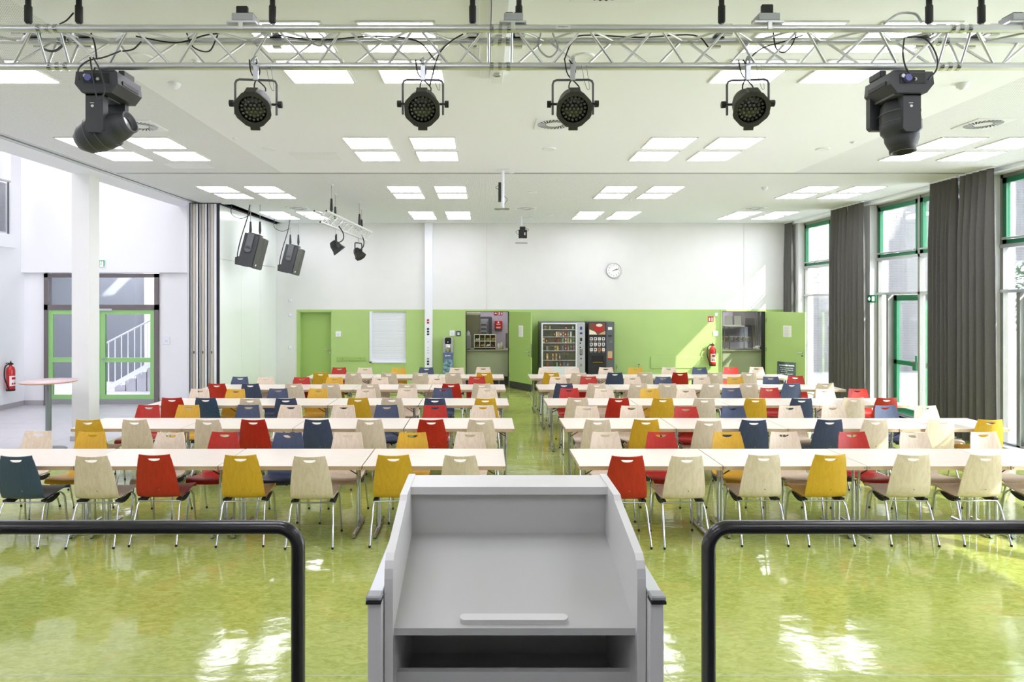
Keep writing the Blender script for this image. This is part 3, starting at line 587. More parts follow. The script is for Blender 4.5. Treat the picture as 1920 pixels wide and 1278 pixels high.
# ------------------------------------------------------------------ windows
FX=8.55
for wi,(a,b) in enumerate(WIN):
    w = thing('window_%d'%(5-wi), 'tall %s window with grey mullions and green upper casements'%['stage side','fourth','near','middle','far'][wi], 'window', kind='structure')
    mid=(a+b)/2; t1,t2=3.27,2.53; ht=4.45
    m=MB(); m.box(FX,a,0,FX+.09,a+.06,ht).box(FX,b-.06,0,FX+.09,b,ht).box(FX,a,ht-.06,FX+.09,b,ht).box(FX,a,0,FX+.09,b,.05); m.build('window_frame','window_grey',w)
    MB().box(FX-.02,mid-.03,0,FX+.09,mid+.03,ht).build('mullion','window_grey',w)
    MB().box(FX-.02,a,t1-.03,FX+.09,b,t1+.03).build('transom','silver_paint',w); MB().box(FX-.02,a,t2-.025,FX+.09,b,t2+.025).build('transom','silver_paint',w)
    for (p,q) in ((a+.06,mid-.03),(mid+.03,b-.06)):
        s=MB(); s.box(FX-.01,p,t1+.03,FX+.06,p+.08,ht-.06).box(FX-.01,q-.08,t1+.03,FX+.06,q,ht-.06).box(FX-.01,p,ht-.15,FX+.06,q,ht-.06).box(FX-.01,p,t1+.03,FX+.06,q,t1+.10)
        so=s.build('casement','window_green',w); MB().box(FX+.02,p+.08,t1+.1,FX+.03,q-.08,ht-.15).build('pane','glass',so)
        m=MB(); m.tube([(FX-.05,p+.05,t1+.12),(FX-.05,q-.05,t1+.12)],.018,8); m.box(FX-.06,(p+q)/2-.06,t1+.09,FX-.01,(p+q)/2+.06,t1+.13); m.build('opener_bar','silver_paint',so)
        MB().box(FX+.03,p,t2+.025,FX+.04,q,t1-.03).build('pane','glass',w)
    if wi in (2,3):
        MB().box(FX+.03,a+.06,.05,FX+.04,mid-.03,t2-.025).build('pane','glass',w)
        MB().box(FX+.03,b-.32,.05,FX+.04,b-.06,t2-.025).build('pane','glass',w)
        MB().box(FX-.0,b-.40,0,FX+.22,b-.33,t2-.02).build('door_jamb','window_grey',w)
        dr=thing('garden_door','green framed glass exit door in the %s window bay'%('middle' if wi==3 else 'near'),'door',kind='structure')
        y0,y1=mid+.04,b-.40; X=FX+.12; hh=t2-.03
        m=MB().box(X,y0,.02,X+.06,y0+.10,hh).box(X,y1-.10,.02,X+.06,y1,hh).box(X,y0,hh-.12,X+.06,y1,hh).box(X,y0,.02,X+.06,y1,.16).box(X,y0,1.05,X+.06,y1,1.14); m.build('door_leaf','window_green',dr)
        MB().box(X+.025,y0+.1,.16,X+.035,y1-.1,1.05).build('lower_pane','glass',dr); MB().box(X+.025,y0+.1,1.14,X+.035,y1-.1,hh-.12).build('upper_pane','glass',dr)
        m=MB(); m.box(X-.10,y0+.12,.98,X,y0+.22,1.16,bev=.01); m.tube([(X-.05,y0+.17,1.1),(X-.05,y0+.17,1.28)],.02,8); m.build('alarm_handle','window_green',dr); MB().box(X-.102,y0+.14,1.13,X-.10,y0+.2,1.15).build('red_strip','sign_red',dr)
    else:
        for (p,q) in ((a+.06,mid-.03),(mid+.03,b-.06)): MB().box(FX+.03,p,.05,FX+.04,q,t2-.025).build('pane','glass',w)
    MB().box(8.36,a,.0,8.55,b,.02).build('sill','white_plastic',w)
es=thing('exit_sign','green cross sign beside the middle window door','exit sign',(8.39,14.33,2.42),(0,0,-PI/2))
MB().box(-.0,-.02,-.08,.30,0,.08).build('sign_face','sign_green',es)
MB().box(.03,-.024,-.015,.11,-.02,.015).box(.055,-.024,-.04,.085,-.02,.04).box(.17,-.024,-.05,.26,-.02,.05).build('pictogram','exit_lit',es)
MB().box(8.56-.25,12.9,.004,8.53,13.95,.02,bev=.003).build('door_mat','mat_green',label='green door mat inside the middle window door',cat='door mat')
# curtains
def curtain(y0,y1,label,folds,seed,flare=0.04,X=8.12,amp=1.0):
    rnd=random.Random(seed); c=thing('curtain',label,'curtain',(X,(y0+y1)/2,0),group='dark grey curtains on the window wall')
    n=folds*8; rows=[ZC-.03,ZC-.10,4.2,3.4,2.5,1.5,.7,.03]; vs=[]; fs=[]
    ph=[rnd.uniform(-.5,.5) for _ in range(folds+1)]; amps=[rnd.uniform(.6,1.2) for _ in range(folds+1)]
    for r,z in enumerate(rows):
        t=1-z/ZC; w=(y1-y0)*(1+flare*t*2); am=(.03+.06*min(1,t*4))*amp
        for i in range(n+1):
            u=i/n; f=u*folds; k=int(min(f,folds-1e-6)); a=amps[k]*(1-(f-k))+amps[k+1]*(f-k)
            vs.append((am*a*math.sin(2*PI*f+ph[k]*.6+t*.4), (u-.5)*w+.01*math.sin(4*PI*f), z))
    N=n+1
    for r in range(len(rows)-1):
        for i in range(n): fs.append((r*N+i,r*N+i+1,(r+1)*N+i+1,(r+1)*N+i))
    o=len(vs); vs+= [(x+.006,y,z) for x,y,z in vs]; fs+= [tuple(q+o for q in f[::-1]) for f in fs]
    m=MB(); m.add(vs,fs,0,True); m.build('curtain_cloth','curtain_cloth',c)
    m=MB(); m.box(-.02,-(y1-y0)/2,ZC-.03,.03,(y1-y0)/2,ZC-.004); m.build('curtain_rail','white_plastic',c)
curtain(17.60,17.99,'dark grey curtain in the far corner by the back wall',4,1,0.0,8.24,.8)
curtain(14.72,15.36,'dark grey curtain before the far window, far one of its pair',5,2)
curtain(14.06,14.66,'dark grey curtain before the far pier, near one of its pair',4,3)
curtain(11.28,11.95,'dark grey curtain before the middle window, far one of its pair',6,4,.02)
curtain(10.46,11.2,'widest dark grey curtain, beside the near window',5,5,.04)
for y in (14.69,11.235): MB().tube([(8.2,y,0),(8.2,y,ZC)],.018,8).build('curtain_post','white_plastic',label='slim white post between the %s pair of curtains'%('far' if y>13 else 'near'),cat='post',group='curtain posts')
# ------------------------------------------------------------------ outside
MB().box(8.78,-10,-.15,60,60,-.03).build('terrain','paving',label='pale paved yard outside the windows',cat='ground',kind='structure')
bw = MB().box(9.3,22.03,-.03,17.3,22.3,9.5).box(17.3,22.03,3.7,26,22.3,9.5).build('brick_building','mortar',label='pale brick building across the yard outside the windows',cat='building')
bmesh_b=MB().box(0,-.012,0,.24,.03,.071).mesh('brick','brick')
rest=MB(); cnt=0
for j in range(112):
    z=.02+j*.083
    for i in range(66):
        x=9.3+(i+.5*(j%2))*.252
        if x>25.8 or (x>17.1 and z<3.72): continue
        px=CX+(x)*F/22
        vis=(13.25<x<15.0 and 2.2<z<5.6)
        if vis and cnt<300:
            cnt+=1; o=bpy.data.objects.new('brick',bmesh_b); COL.objects.link(o); o.parent=bw; o.location=(x,22.03,z)
        else: rest.add([(x,22.018,z),(x+.24,22.018,z),(x+.24,22.018,z+.071),(x,22.018,z+.071),(x,22.04,z),(x+.24,22.04,z),(x+.24,22.04,z+.071),(x,22.04,z+.071)],[(0,1,2,3),(1,5,6,2),(0,3,7,4),(3,2,6,7)])
rest.build('brickwork','brick',bw,kind='stuff')
nb = MB()  # out of view, added to throw toothed shade on the brick wall
nb.box(21.5,8.6,-.03,31,17.2,11.0)
for k in range(5):
    y=8.6+k*1.72; nb.prism([(y,11.0),(y+1.72,11.0),(y+1.72,13.6)],'x',21.5,31)
nb.build('shading_building','brick',label='unseen saw toothed building added to shade the brick front',cat='building')
tr = thing('garden_tree','leafy green tree beyond the yard, seen through the near window','tree',(20.5,27,0))
MB().tube([(0,0,0),(.1,0,1.6),(-.1,.1,3.0)],[.16,.12,.06],8).build('trunk','bark',tr)
lv=MB(); R=random.Random(3)
for i in range(5200):
    a=R.random()*2*PI; rr=R.random()**.5*3.4; z=1.0+R.random()*3.6; x,y=rr*math.cos(a),rr*math.sin(a)*.6; s=.07+R.random()*.06
    dx,dy,dz=R.uniform(-1,1),R.uniform(-1,1),R.uniform(-.6,1)
    u=Vector((dx,dy,dz)).normalized(); v=u.orthogonal().normalized()
    p=Vector((x,y,z)); lv.add([p-u*s,p+v*s*.5,p+u*s,p-v*s*.5],[(0,1,2,3)])
lv.build('leaves','leaf',tr,kind='stuff')
# ------------------------------------------------------------------ ceiling fittings
pl = thing('ceiling_light','x','ceiling light',(0,0,ZC))
MB().box(0,0,-.012,.62,.62,.0,bev=.0).build('light_frame','light_trim',pl)
MB().box(.022,.022,-.016,.598,.598,-.0125).build('diffuser','diffuser',pl)
def P4(x): return x
TP = tree(pl); first=True
ROWN={-2:'row above stage',-1:'row above lectern',0:'row above front truss',1:'row behind front truss',2:'row behind ceiling rail',3:'row nearest back wall'}
COLN=['foyer side','aisle','window aisle','window side']
for r,y0 in ((-2,-2.0),(-1,1.5),(0,5.06),(1,8.62),(2,12.28),(3,15.68)):
    for c in range(4):
        if r<2: xg=[-5.67,-1.885,2.2,6.02][c]
        else: xg=[-5.41,-1.84,2.27,6.05][c]
        for i in range(2):
            for j in range(2):
                x=xg+i*.885; y=y0+j*.80
                lab='white panel light, %s %s one of %s cluster, %s'%(('foyer-side','window-side')[i],('near','far')[j],COLN[c],ROWN[r])
                if first: o=pl; first=False
                else: o=dup(TP)[0]
                o.location=(x,y,ZC); o['label']=lab; o['group']='square ceiling panel lights'
def vent(x,y,label):
    v=thing('ceiling_vent',label,'ceiling vent',(x,y,ZC),group='swirl air vents in the ceiling')
    MB().box(-.235,-.235,-.012,.235,.235,0,bev=.003).build('vent_plate','white_plastic',v)
    m=MB()
    for k in range(28):
        a=2*PI*k/28; m.M=Matrix.Rotation(a,4,'Z')@Matrix.Translation((.15,0,0))@Matrix.Rotation(.45,4,'Z'); m.box(-.055,-.0085,-.0140,.055,.0085,-.0122)
    m.build('vent_slots','matt_black',v,kind='stuff')
    m=MB()
    for k in range(28):
        a=2*PI*(k+.5)/28; m.M=Matrix.Rotation(a,4,'Z')@Matrix.Translation((.15,0,0))@Matrix.Rotation(.45,4,'Z'); m.box(-.05,-.002,-.017,.05,.001,-.0125)
    m.build('vent_blades','white_plastic',v,kind='stuff')
vent(.85,4.50,'swirl vent nearest the stage, over the aisle'); vent(.85,7.98,'swirl vent behind the middle stage lights'); vent(-4.23,8.06,'swirl vent behind the foyer side moving head light'); vent(6.07,7.98,'swirl vent near the windows, before the ceiling rail')
vent(.96,15.16,'swirl vent over the aisle near the back wall'); vent(-4.3,15.16,'swirl vent beyond the short rear truss'); vent(6.25,15.16,'swirl vent by the windows near the back wall')
for (x,y,l) in ((-3.03,5.8,'above the truss on the foyer side'),(.88,5.8,'above the middle of the truss'),(.92,9.3,'before the ceiling rail over the aisle'),(-3.05,9.3,'before the ceiling rail on the foyer side'),(4.8,9.3,'before the ceiling rail on the window side'),(.95,12.95,'behind the ceiling rail over the aisle'),(1.65,16.4,'nearest the back wall over the aisle')):
    m=MB(); m.lathe([(0,-.010),(.075,-.010),(.085,-.014),(.095,-.010),(.098,0)],24); m.build('ceiling_speaker','white_plastic',loc=(x,y,ZC),label='round flush ceiling speaker '+l,cat='ceiling speaker',group='round ceiling speakers')
for (x,y,l) in ((-3.08,6.52,'on the foyer side behind the truss'),(4.75,6.52,'on the window side behind the truss'),(5.3,12.4,'on the window side behind the ceiling rail')):
    m=MB(); m.lathe([(0,-.062),(.02,-.060),(.03,-.045),(.05,-.035),(.055,-.015),(.062,-.012),(.062,0)],24); m.build('smoke_detector','white_plastic',loc=(x,y,ZC),label='white domed smoke detector '+l,cat='smoke detector',group='smoke detectors')
for (x,y,l) in ((-2.6,5.9,'a'),(5.0,8.9,'b'),(-3.3,8.7,'c'),(3.1,13.9,'d')):
    m=MB(); m.lathe([(0,-.02),(.02,-.02),(.022,-.006),(.04,-.004),(.04,0)],16); m.build('sprinkler_cap','white_plastic',loc=(x,y,ZC),label='small white sprinkler cap in the ceiling, '+{'a':'above the can lights','b':'on the window side','c':'on the foyer side','d':'behind the ceiling rail'}[l],cat='sprinkler',group='ceiling sprinkler caps')
bm_=thing('ceiling_beam_box','white boxed ceiling channel with two ring hooks above the truss','ceiling channel',(0,0,ZC))
MB().box(.055,3.6,-.075,.175,6.3,0,bev=.004).build('channel','white_plastic',bm_); MB().box(-.04,3.6,-.04,.05,6.25,0,bev=.004).build('channel_flange','white_paint',bm_)
for y in (5.2,6.05):
    m=MB(); m.tube([(.115+.035*math.cos(a*PI/8),y+.035*math.sin(a*PI/8),-.082) for a in range(16)],.006,6,closed=True); m.tube([(.09,y-.05,-.08),(.14,y-.05,-.08)],.007,6); m.build('ring_hook','silver_paint',bm_)
for (x,w) in ((-5.75+.9,0),): pass
MB().box(-5.05,10.25,ZC-.006,-4.35,10.65,ZC,bev=.002).build('ceiling_hatch','white_plastic',label='flush white ceiling hatch before the rail, foyer side',cat='ceiling hatch',group='ceiling hatches')
MB().box(-2.85,9.55,ZC-.006,-2.15,10.0,ZC,bev=.002).build('ceiling_hatch','white_plastic',label='flush white ceiling hatch between the first light clusters',cat='ceiling hatch',group='ceiling hatches')
# ------------------------------------------------------------------ front truss
YF,YR,YM,ZT,ZM=4.25,4.46,4.355,4.12,3.913
ts=thing('lighting_truss','long silver lattice truss carrying the stage lights','truss',(0,YM,ZM))
def T(x,c,dz=0):
    return {'f':(x,YF-YM,ZT-ZM+dz),'r':(x,YR-YM,ZT-ZM+dz),'b':(x,0,dz)}[c]
for c in 'frb': MB().tube([T(-4.6,c),T(4.9,c)],.025,16).build('chord','aluminium',ts)
per=.4905
def xt(px,Y=YF): return (px-CX)*Y/F
secs=[(-4.6,xt(90),None),(xt(90),xt(938),None),(xt(938),xt(1800),None),(xt(1800),4.9,None)]
def brace(a,b): MB().tube([a,b],.0085,8).build('brace','aluminium',ts)
def insb(p,q,t): return tuple(p[i]+(q[i]-p[i])*t for i in range(3))
for (xa,xb,_) in secs[1:3]:
    n=6; p=(xb-xa-.16)/n
    for i in range(n):
        x0=xa+.08+i*p
        for c in ('f','r'):
            s=.0 if c=='f' else p/2
            lo,mi_,hi=x0,x0+p/2,x0+p
            if c=='f': brace(T(lo+.02,c),T(mi_-.02,'b')); brace(T(mi_+.02,'b'),T(hi-.02,c))
            else: brace(T(lo+.02,'b'),T(mi_-.02,c)) ; brace(T(mi_+.02,c),T(hi-.02,'b'))
        brace(T(x0+.02,'f'),T(x0+p/2,'r')); brace(T(x0+p/2,'r'),T(x0+p-.02,'f'))
    for x in (xa+.075,xb-.075):
        for c in 'fr': brace(T(x,c),T(x,'b'))
        brace(T(x,'f'),T(x,'r'))
for (xa,xb) in ((-4.6,xt(90)),(xt(1800),4.9)):
    n=3; p=.49
    for i in range(n):
        x0=(xb-.08-(i+1)*p) if xa<0 else (xa+.08+i*p)
        for c in 'fr':
            brace(T(x0+.02,c),T(x0+p/2-.02,'b')); brace(T(x0+p/2+.02,'b'),T(x0+p-.02,c))
        brace(T(x0+.02,'f'),T(x0+p/2,'r')); brace(T(x0+p/2,'r'),T(x0+p-.02,'f'))
    x=(xb-.075) if xa<0 else (xa+.075)
    for c in 'fr': brace(T(x,c),T(x,'b'))
for px in (90,938,1800):
    for c in 'frb':
        m=MB(); x=xt(px); cc=T(x,c)
        for dx in (-.055,0,.055): m.tube([(cc[0]+dx-.012,cc[1],cc[2]),(cc[0]+dx+.012,cc[1],cc[2])],.0275,16)
        for dx in (-.05,.05): m.tube([(cc[0]+dx,cc[1]-.036,cc[2]),(cc[0]+dx,cc[1]+.036,cc[2])],.006,6)
        m.build('coupler','chrome',ts)
lb=MB().box(xt(1041),YF-.0265-YM,ZT-ZM-.012,xt(1068.5),YF-.0245-YM,ZT-ZM+.012,0)
lb=lb.build('label_strip','label_white',ts)
text('label_print','Max. Belastung 50 kg',.0075,'kitchen_dark',lb,(xt(1055),YF-.0268-YM,ZT-ZM+.003)); text('label_print','F. 4',.006,'kitchen_dark',lb,(xt(1055),YF-.0268-YM,ZT-ZM-.007))
# hangers
HL=['at the foyer end','second from the foyer end','above the first can light','behind the centre joint, foyer side','behind the centre joint, window side','beside the window side can light','above the window side moving head','nearest the window end']
for i,px in enumerate((53,148,511,886,973,1353,1742,1840)):
    Yh = YF if i%2==0 else YR-.04
    Yh = (YF+YR)/2+.03
    x=(px-CX)*Yh/F; h=thing('truss_hanger','black wire hanger with steel hook '+HL[i],'hanger',(x,Yh,ZT+.04),group='black hangers of the front truss')
    m=MB(); m.tube([(0,0,.42),(0,0,.36),(0,0,.30),(0,0,.30),(0,0,.17),(0,0,.165),(0,0,.06),(0,0,.05)],[.004,.004,.016,.018,.018,.024,.024,.015],12); m.build('turnbuckle','matt_black',h)
    m=MB(); m.tube(curve_pts([(0,0,.06),(.02,0,.03),(.03,0,0),(0,0,-.02),(-.03,0,.0)],4),.006,6); m.box(-.04,-.12,-.018,.04,.12,-.010); m.build('hook','chrome',h)
    for s in (-1,1): MB().box(-.03,s*.105-.018,-.075,.03,s*.105+.012,.0,bev=.003).build('clamp','aluminium',h)
# power boxes
def pbox(px0,px1,py0,py1,label,up=True):
    x0,x1=xt(px0),xt(px1); z1=H-(py0-CY)*YF/F; z0=ZT+.03
    b=thing('power_box',label,'power box',((x0+x1)/2,YF,0),group='grey power boxes on the truss'); w=(x1-x0)/2
    MB().box(-w,-.01,z0+.02,w,.12,z0+.07,bev=.004).build('box_body','grey_plastic',b)
    MB().box(-w-.03,-.02,z0+.002,w+.02,.15,z0+.015).build('mounting_plate','aluminium',b)
    if up: 
        m=MB(); m.box(-.045,.0,z0+.07,.03,.03,z1,bev=.006); m.build('plug','matt_black',b)
        MB().box(.02,.02,z0+.07,.06,.1,z0+.085,bev=.004).build('socket_lid','graphite',b)
    else: MB().box(-w+.01,.0,z0+.07,-.005,.1,z0+.078).box(.005,0,z0+.07,w-.01,.1,z0+.078).build('socket_lid','matt_black',b)
    MB().box(-.02,-.03,z0-.045,.01,.03,z0+.01,bev=.003).build('clamp','aluminium',b)
pbox(435,475,10,44,'grey power box with raised black plug above the first can light'); pbox(945,981,20,38,'grey power box with closed lids at the centre joint',False); pbox(1422,1462,7,40,'grey power box with black plug above the window side can light'); pbox(1898,1940,20,38,'grey power box at the window end of the truss',False)
# cables on the truss
def cable(label, pts, r=.005, m='matt_black', cat='cable', group='cables looped through the truss'):
    MB().tube(curve_pts([P(*p) for p in pts],6), r, 6).build('power_cable', m, label=label, cat=cat, group=group)
cable('black cable sagging behind the first truss bay',[(170,60,4.4),(178,85,4.4),(181,115,4.38),(175,135,4.3)])
cable('black cable running from foyer side joint towards the first can light',[(255,68,4.4),(330,80,4.4),(385,66,4.4),(420,62,4.42)])
cable('black cable drooping in a loop beside the second can light',[(350,62,4.4),(362,88,4.35),(392,96,4.33),(408,66,4.4)])
cable('black cable along the rear chord between the first two can lights',[(505,62,4.4),(560,72,4.42),(620,74,4.42),(700,68,4.42),(780,76,4.42),(815,112,4.35)])
cable('black cable curving down to the second can light clamp',[(868,64,4.4),(845,78,4.38),(822,104,4.35),(806,160,4.3)])
cable('black cable along the rear chord beyond the centre joint',[(1058,112,4.33),(1072,80,4.4),(1095,66,4.42),(1200,70,4.42),(1300,66,4.42),(1330,90,4.4)])
cable('grey coiled cable loop beside the centre joint',[(1014,62,4.4),(1010,90,4.38),(1030,107,4.36),(1046,90,4.4),(1036,62,4.42)],.006,'grey_plastic')
cable('grey coiled cable loop in the third bay',[(572,62,4.4),(585,80,4.38),(602,86,4.38),(606,70,4.42),(598,62,4.42)],.006,'grey_plastic')
cable('grey cable loop at the foyer side joint',[(74,62,4.4),(78,88,4.38),(100,96,4.38),(118,84,4.4),(122,66,4.42)],.008,'graphite_light')
cable('thin black cable hanging beside the window side can light',[(1450,62,4.4),(1455,90,4.35),(1470,98,4.33),(1485,84,4.36),(1494,60,4.4)])
cable('black cable crossing from the can light to the next box',[(1402,112,4.33),(1430,90,4.4),(1470,78,4.42),(1505,66,4.42)])
cable('grey cable arching over the truss near the window side moving head',[(1658,44,4.3),(1685,26,4.4),(1715,26,4.42),(1728,42,4.4)],.008,'grey_plastic')
cable('black cable leaning off the first hanger',[(138,24,4.35),(125,38,4.35),(112,45,4.3)],.005)
cable('black cable draped over the third bay of the truss',[(230,96,4.36),(250,92,4.35),(265,78,4.38)],.005)
# ------------------------------------------------------------------ can lights
def par(px,py,label,rz=0,tilt=.62,Y=4.30,small=False):
    x=(px-CX)*Y/F; zp=H-(195-CY)*Y/F if not small else py
    p=thing('can_light',label,'stage light',(x,Y,zp),(0,0,0),group='black can spotlights')
    body=Matrix.Rotation(rz,4,'Z')@Matrix.Rotation(PI/2-0,4,'X')@Matrix.Identity(4)
    B=Matrix.Rotation(rz,4,'Z')@Matrix.Rotation(PI/2+tilt-PI,4,'X')   # local +z points to viewer and down after this
    B=Matrix.Rotation(rz,4,'Z')@Matrix.Rotation(PI/2-tilt+PI*0,4,'X')
    # axis: local z -> (0,-cos,-sin)
    ax=Vector((math.sin(rz)*math.cos(tilt),-math.cos(rz)*math.cos(tilt),-math.sin(tilt)))
    q=ax.to_track_quat('Z','Y').to_matrix().to_4x4(); 
    m=MB(); m.M=q; m.lathe([(0,-.12),(.05,-.118),(.075,-.09),(.09,-.04),(.098,.0),(.1,.085),(.104,.085),(.104,.10),(.092,.10)],28); bo=m.build('lamp_body','olive_black',p)
    m=MB(); m.M=q
    oc=[]
    for k in range(8):
        a=PI/8+k*PI/4; oc.append((.122*math.cos(a),.122*math.sin(a)))
    n=32; vs=[];fs=[]
    for k in range(n):
        a=2*PI*k/n+PI/n
        # radius of octagon at angle a
        loc=((a-PI/8)%(PI/4))-PI/8; ro=.113/math.cos(loc)
        ro=min(ro,.120)
        for (r,z) in ((.088,.112),(ro,.112),(ro,.10),(.088,.10)): vs.append((r*math.cos(a),r*math.sin(a),z))
    for k in range(n):
        j=(k+1)%n
        for t in range(4): fs.append((k*4+t,k*4+(t+1)%4,j*4+(t+1)%4,j*4+t))
    m.add(vs,fs); m.box(-.03,-.135,.098,.03,-.11,.114); m.box(-.035,.1,.03,.035,.118,.114); m.build('filter_frame','olive_black',p)
    m=MB(); m.M=q; m.lathe([(0,.092),(.089,.092),(.092,.085)],28); lo=m.build('lens_plate','dark_lens',p)
    dm=MB(); dm.M=q
    spots=[(0,0)]+[(.026*math.cos(a*PI/3),.026*math.sin(a*PI/3)) for a in range(6)]+[(.05*math.cos(a*PI/6),.05*math.sin(a*PI/6)) for a in range(12)]+[(.074*math.cos(a*PI/9+.1),.074*math.sin(a*PI/9+.1)) for a in range(18)]
    for (u,v) in spots:
        dm.M=q@Matrix.Translation((u,v,.092)); dm.lathe([(0,.006),(.006,.005),(.0095,0)],8)
    dm.build('led_lenses','lens_olive',p,kind='stuff')
    c,s=math.cos(rz),math.sin(rz)
    def R(u,w,z): return (u*c-w*s,u*s+w*c,z)
    zy=.158
    m=MB(); pts=[R(-.132,0,-.07),R(-.132,0,.13),R(-.124,0,.15),R(-.105,0,zy),R(.105,0,zy),R(.124,0,.15),R(.132,0,.13),R(.132,0,-.07)]; m.tube(pts,.0075,6); m.build('yoke','graphite_light',p)
    for sg in (-1,1):
        m=MB(); m.tube([R(sg*.10,0,0),R(sg*.145,0,0)],.008,8); m.tube([R(sg*.142,0,0),R(sg*.168,0,0)],.022,10); m.build('tilt_knob','rubber',p)
    m=MB(); m.box(-.016,-.012,zy-.005,.016,.012,zy+.10,bev=.003)
    m.tube([(0,-.03,zy+.10),(0,-.032,zy+.128),(0,0,zy+.15),(0,.032,zy+.128),(0,.03,zy+.10)],.008,6); m.build('hook_clamp','silver_paint',p)
    m=MB(); m.tube(curve_pts([R(.01,.06,.06),R(.05,.05,.12),R(-.03,.02,.2),R(-.05,.03,.30)],5),.0045,6); m.tube(curve_pts([R(-.01,.06,.06),R(-.02,.04,.14),R(.02,.02,.22),R(-.02,.03,.30)],5),.0045,6); m.build('lamp_cable','matt_black',p)
    m=MB(); m.tube(curve_pts([R(.06,.02,.26),R(.08,.02,.15),R(.10,.02,.10),R(.11,.02,.12),R(.09,.02,.26)],5),.002,5); m.build('safety_wire','steel',p)
    return p
par(480,0,'black can spotlight on the truss, first from the foyer end',.10)
par(793,0,'black can spotlight on the truss, second from the foyer end',.03)
par(1074,0,'black can spotlight on the truss, just past the centre joint',-.03)
par(1402,0,'black can spotlight on the truss, nearest the windows',-.10)
# ------------------------------------------------------------------ moving heads
def moving_head(x0,x1,label,head_pts,face_left,logo_px):
    """base box; an arm on the camera side and one behind; the head between"""
    xc=(x0+x1)/2; Y0=4.16; h=thing('moving_head_light',label,'stage light',(xc,Y0,3.62),group='moving head stage lights')
    w=(x1-x0)/2
    def z(py,Y): return H-(py-CY)*Y/F-3.62
    zt,zb,zc=z(134,Y0),z(157,Y0),z(163,Y0)
    D=.29
    m=MB(); prof=[(-w,zt),(w,zt),(w+.008,zb),(w*.72,zc-.035),(-w*.72,zc-.035),(-w-.008,zb)]; m.prism(prof,'y',0,D); m.build('base_housing','graphite',h)
    m=MB().box(-w*.62,-.004,zt-.075,w*.62,.0,zt-.012); bp=m.build('connector_panel','matt_black',h)
    cs=MB().tube([(-w*.3,-.03,zt-.045),(-w*.3,0,zt-.045)],.022,12); cs.build('blue_plug','blue_plug',bp); MB().tube([(-w*.5,-.015,zt-.03),(-w*.5,0,zt-.03)],.012,10).tube([(w*.1,-.012,zt-.05),(w*.1,0,zt-.05)],.010,10).build('fuse_cap','silver_paint',bp)
    MB().box(w+.001 if not face_left else -w-.012,.05,zt-.07,w+.012 if not face_left else -w-.001,D-.05,zt-.045).build('side_handle','matt_black',h)
    MB().box(-.10,.03,zt,.10,.06,zt+.02).build('bracket','matt_black',h); MB().box(-.10,.2,zt,.10,.23,zt+.02).build('bracket','matt_black',h)
    MB().box(-.13,.12,zt+.005,-.09,.25,zt+.05,bev=.005).build('clamp','matt_black',h); MB().box(.07,.12,zt+.005,.11,.25,zt+.05,bev=.005).build('clamp','matt_black',h)
    return h,w,D,zt,zb,zc
h,w,D,zt,zb,zc=moving_head(-2.59,-2.33,'black moving head light with its head turned sideways, foyer end of the truss',None,False,0)
def arm(h,x0,x1,z0,z1,y0,y1):
    m=MB(); c=.018
    m.prism([(x0,z1),(x1,z1),(x1,z0+c),(x1-c,z0),(x0+c,z0),(x0,z0+c)],'y',y0,y1); m.build('yoke_arm','graphite',h)
a0,a1=(162-CX)*4.2/F+2.46,(195-CX)*4.2/F+2.46
arm(h,a0,a1,-.185,.09,.03,.085); arm(h,a0+.03,a1+.03,-.16,.09,.23,.275)
MB().box(a0,.03,.05,a1,.27,.10).build('yoke_bridge','graphite_light',h)
def head(h,c,dirv,L,R_,lens=True):
    q=Vector(dirv).to_track_quat('Z','Y').to_matrix().to_4x4(); 
    m=MB(); m.M=Matrix.Translation(c)@q
    m.lathe([(0,-L*.55),(R_*.55,-L*.52),(R_*.88,-L*.38),(R_,-L*.15),(R_*1.02,.0),(R_*1.0,L*.12),(R_*.86,L*.15),(R_*.84,L*.28),(R_*.70,L*.40),(R_*.66,L*.41),(R_*.66,L*.50),(R_*.56,L*.50),(R_*.54,L*.44),(0,L*.43)],28); m.build('lamp_head','graphite',h)
    m=MB(); m.M=Matrix.Translation(c)@q; m.lathe([(0,L*.438),(R_*.52,L*.436)],24); m.build('front_lens','dark_lens',h)
    m=MB(); m.M=Matrix.Translation(c)@q
    for k in range(2):
        m.lathe([(R_*1.03,-L*.02-k*L*.18),(R_*1.045,-L*.03-k*L*.18),(R_*1.03,-L*.04-k*L*.18)],28)
    m.build('head_rib','graphite_light',h)
    m=MB(); m.M=Matrix.Translation(c)@q
    for k in range(5): m.box(-R_*.25,-R_*.99,L*(.0+.03*k),R_*.25,-R_*.80,L*(.012+.03*k))
    m.build('vent_grille','matt_black',h)
head(h,(-.03,.155,-.150),(1,-.12,.34),.37,.112)
MB().box(a0+.03,.027,.0,a0+.055,.03,.004).tube([(a0+.045,.029,-.018),(a0+.045,.027,-.018)],.009,12).build('maker_emblem','label_white',h)
m=MB(); m.tube(curve_pts([(-.09,-.03,.13),(-.10,-.02,.2),(-.05,.0,.26),(.02,.05,.30),(.1,.1,.36)],5),.005,6); m.tube(curve_pts([(-.02,-.0,.28),(.04,-.02,.18),(.07,-.03,.06),(.03,-.03,-.0),(-.0,-.03,.12),(-.04,0,.28)],5),.005,6,0); m.build('lamp_cable','graphite',h)
h,w,D,zt,zb,zc=moving_head(2.585,2.845,'black moving head light pointing straight down, window end of the truss',None,True,0)
o_=2.715
a0,a1=(1692-CX)*4.2/F-o_,(1725-CX)*4.2/F-o_
arm(h,a0,a1,-.18,.09,.03,.085); arm(h,a0-.09,a1-.09,-.12,.09,.24,.285)
MB().box(a0-.06,.03,.05,a1,.28,.10).build('yoke_bridge','graphite_light',h)
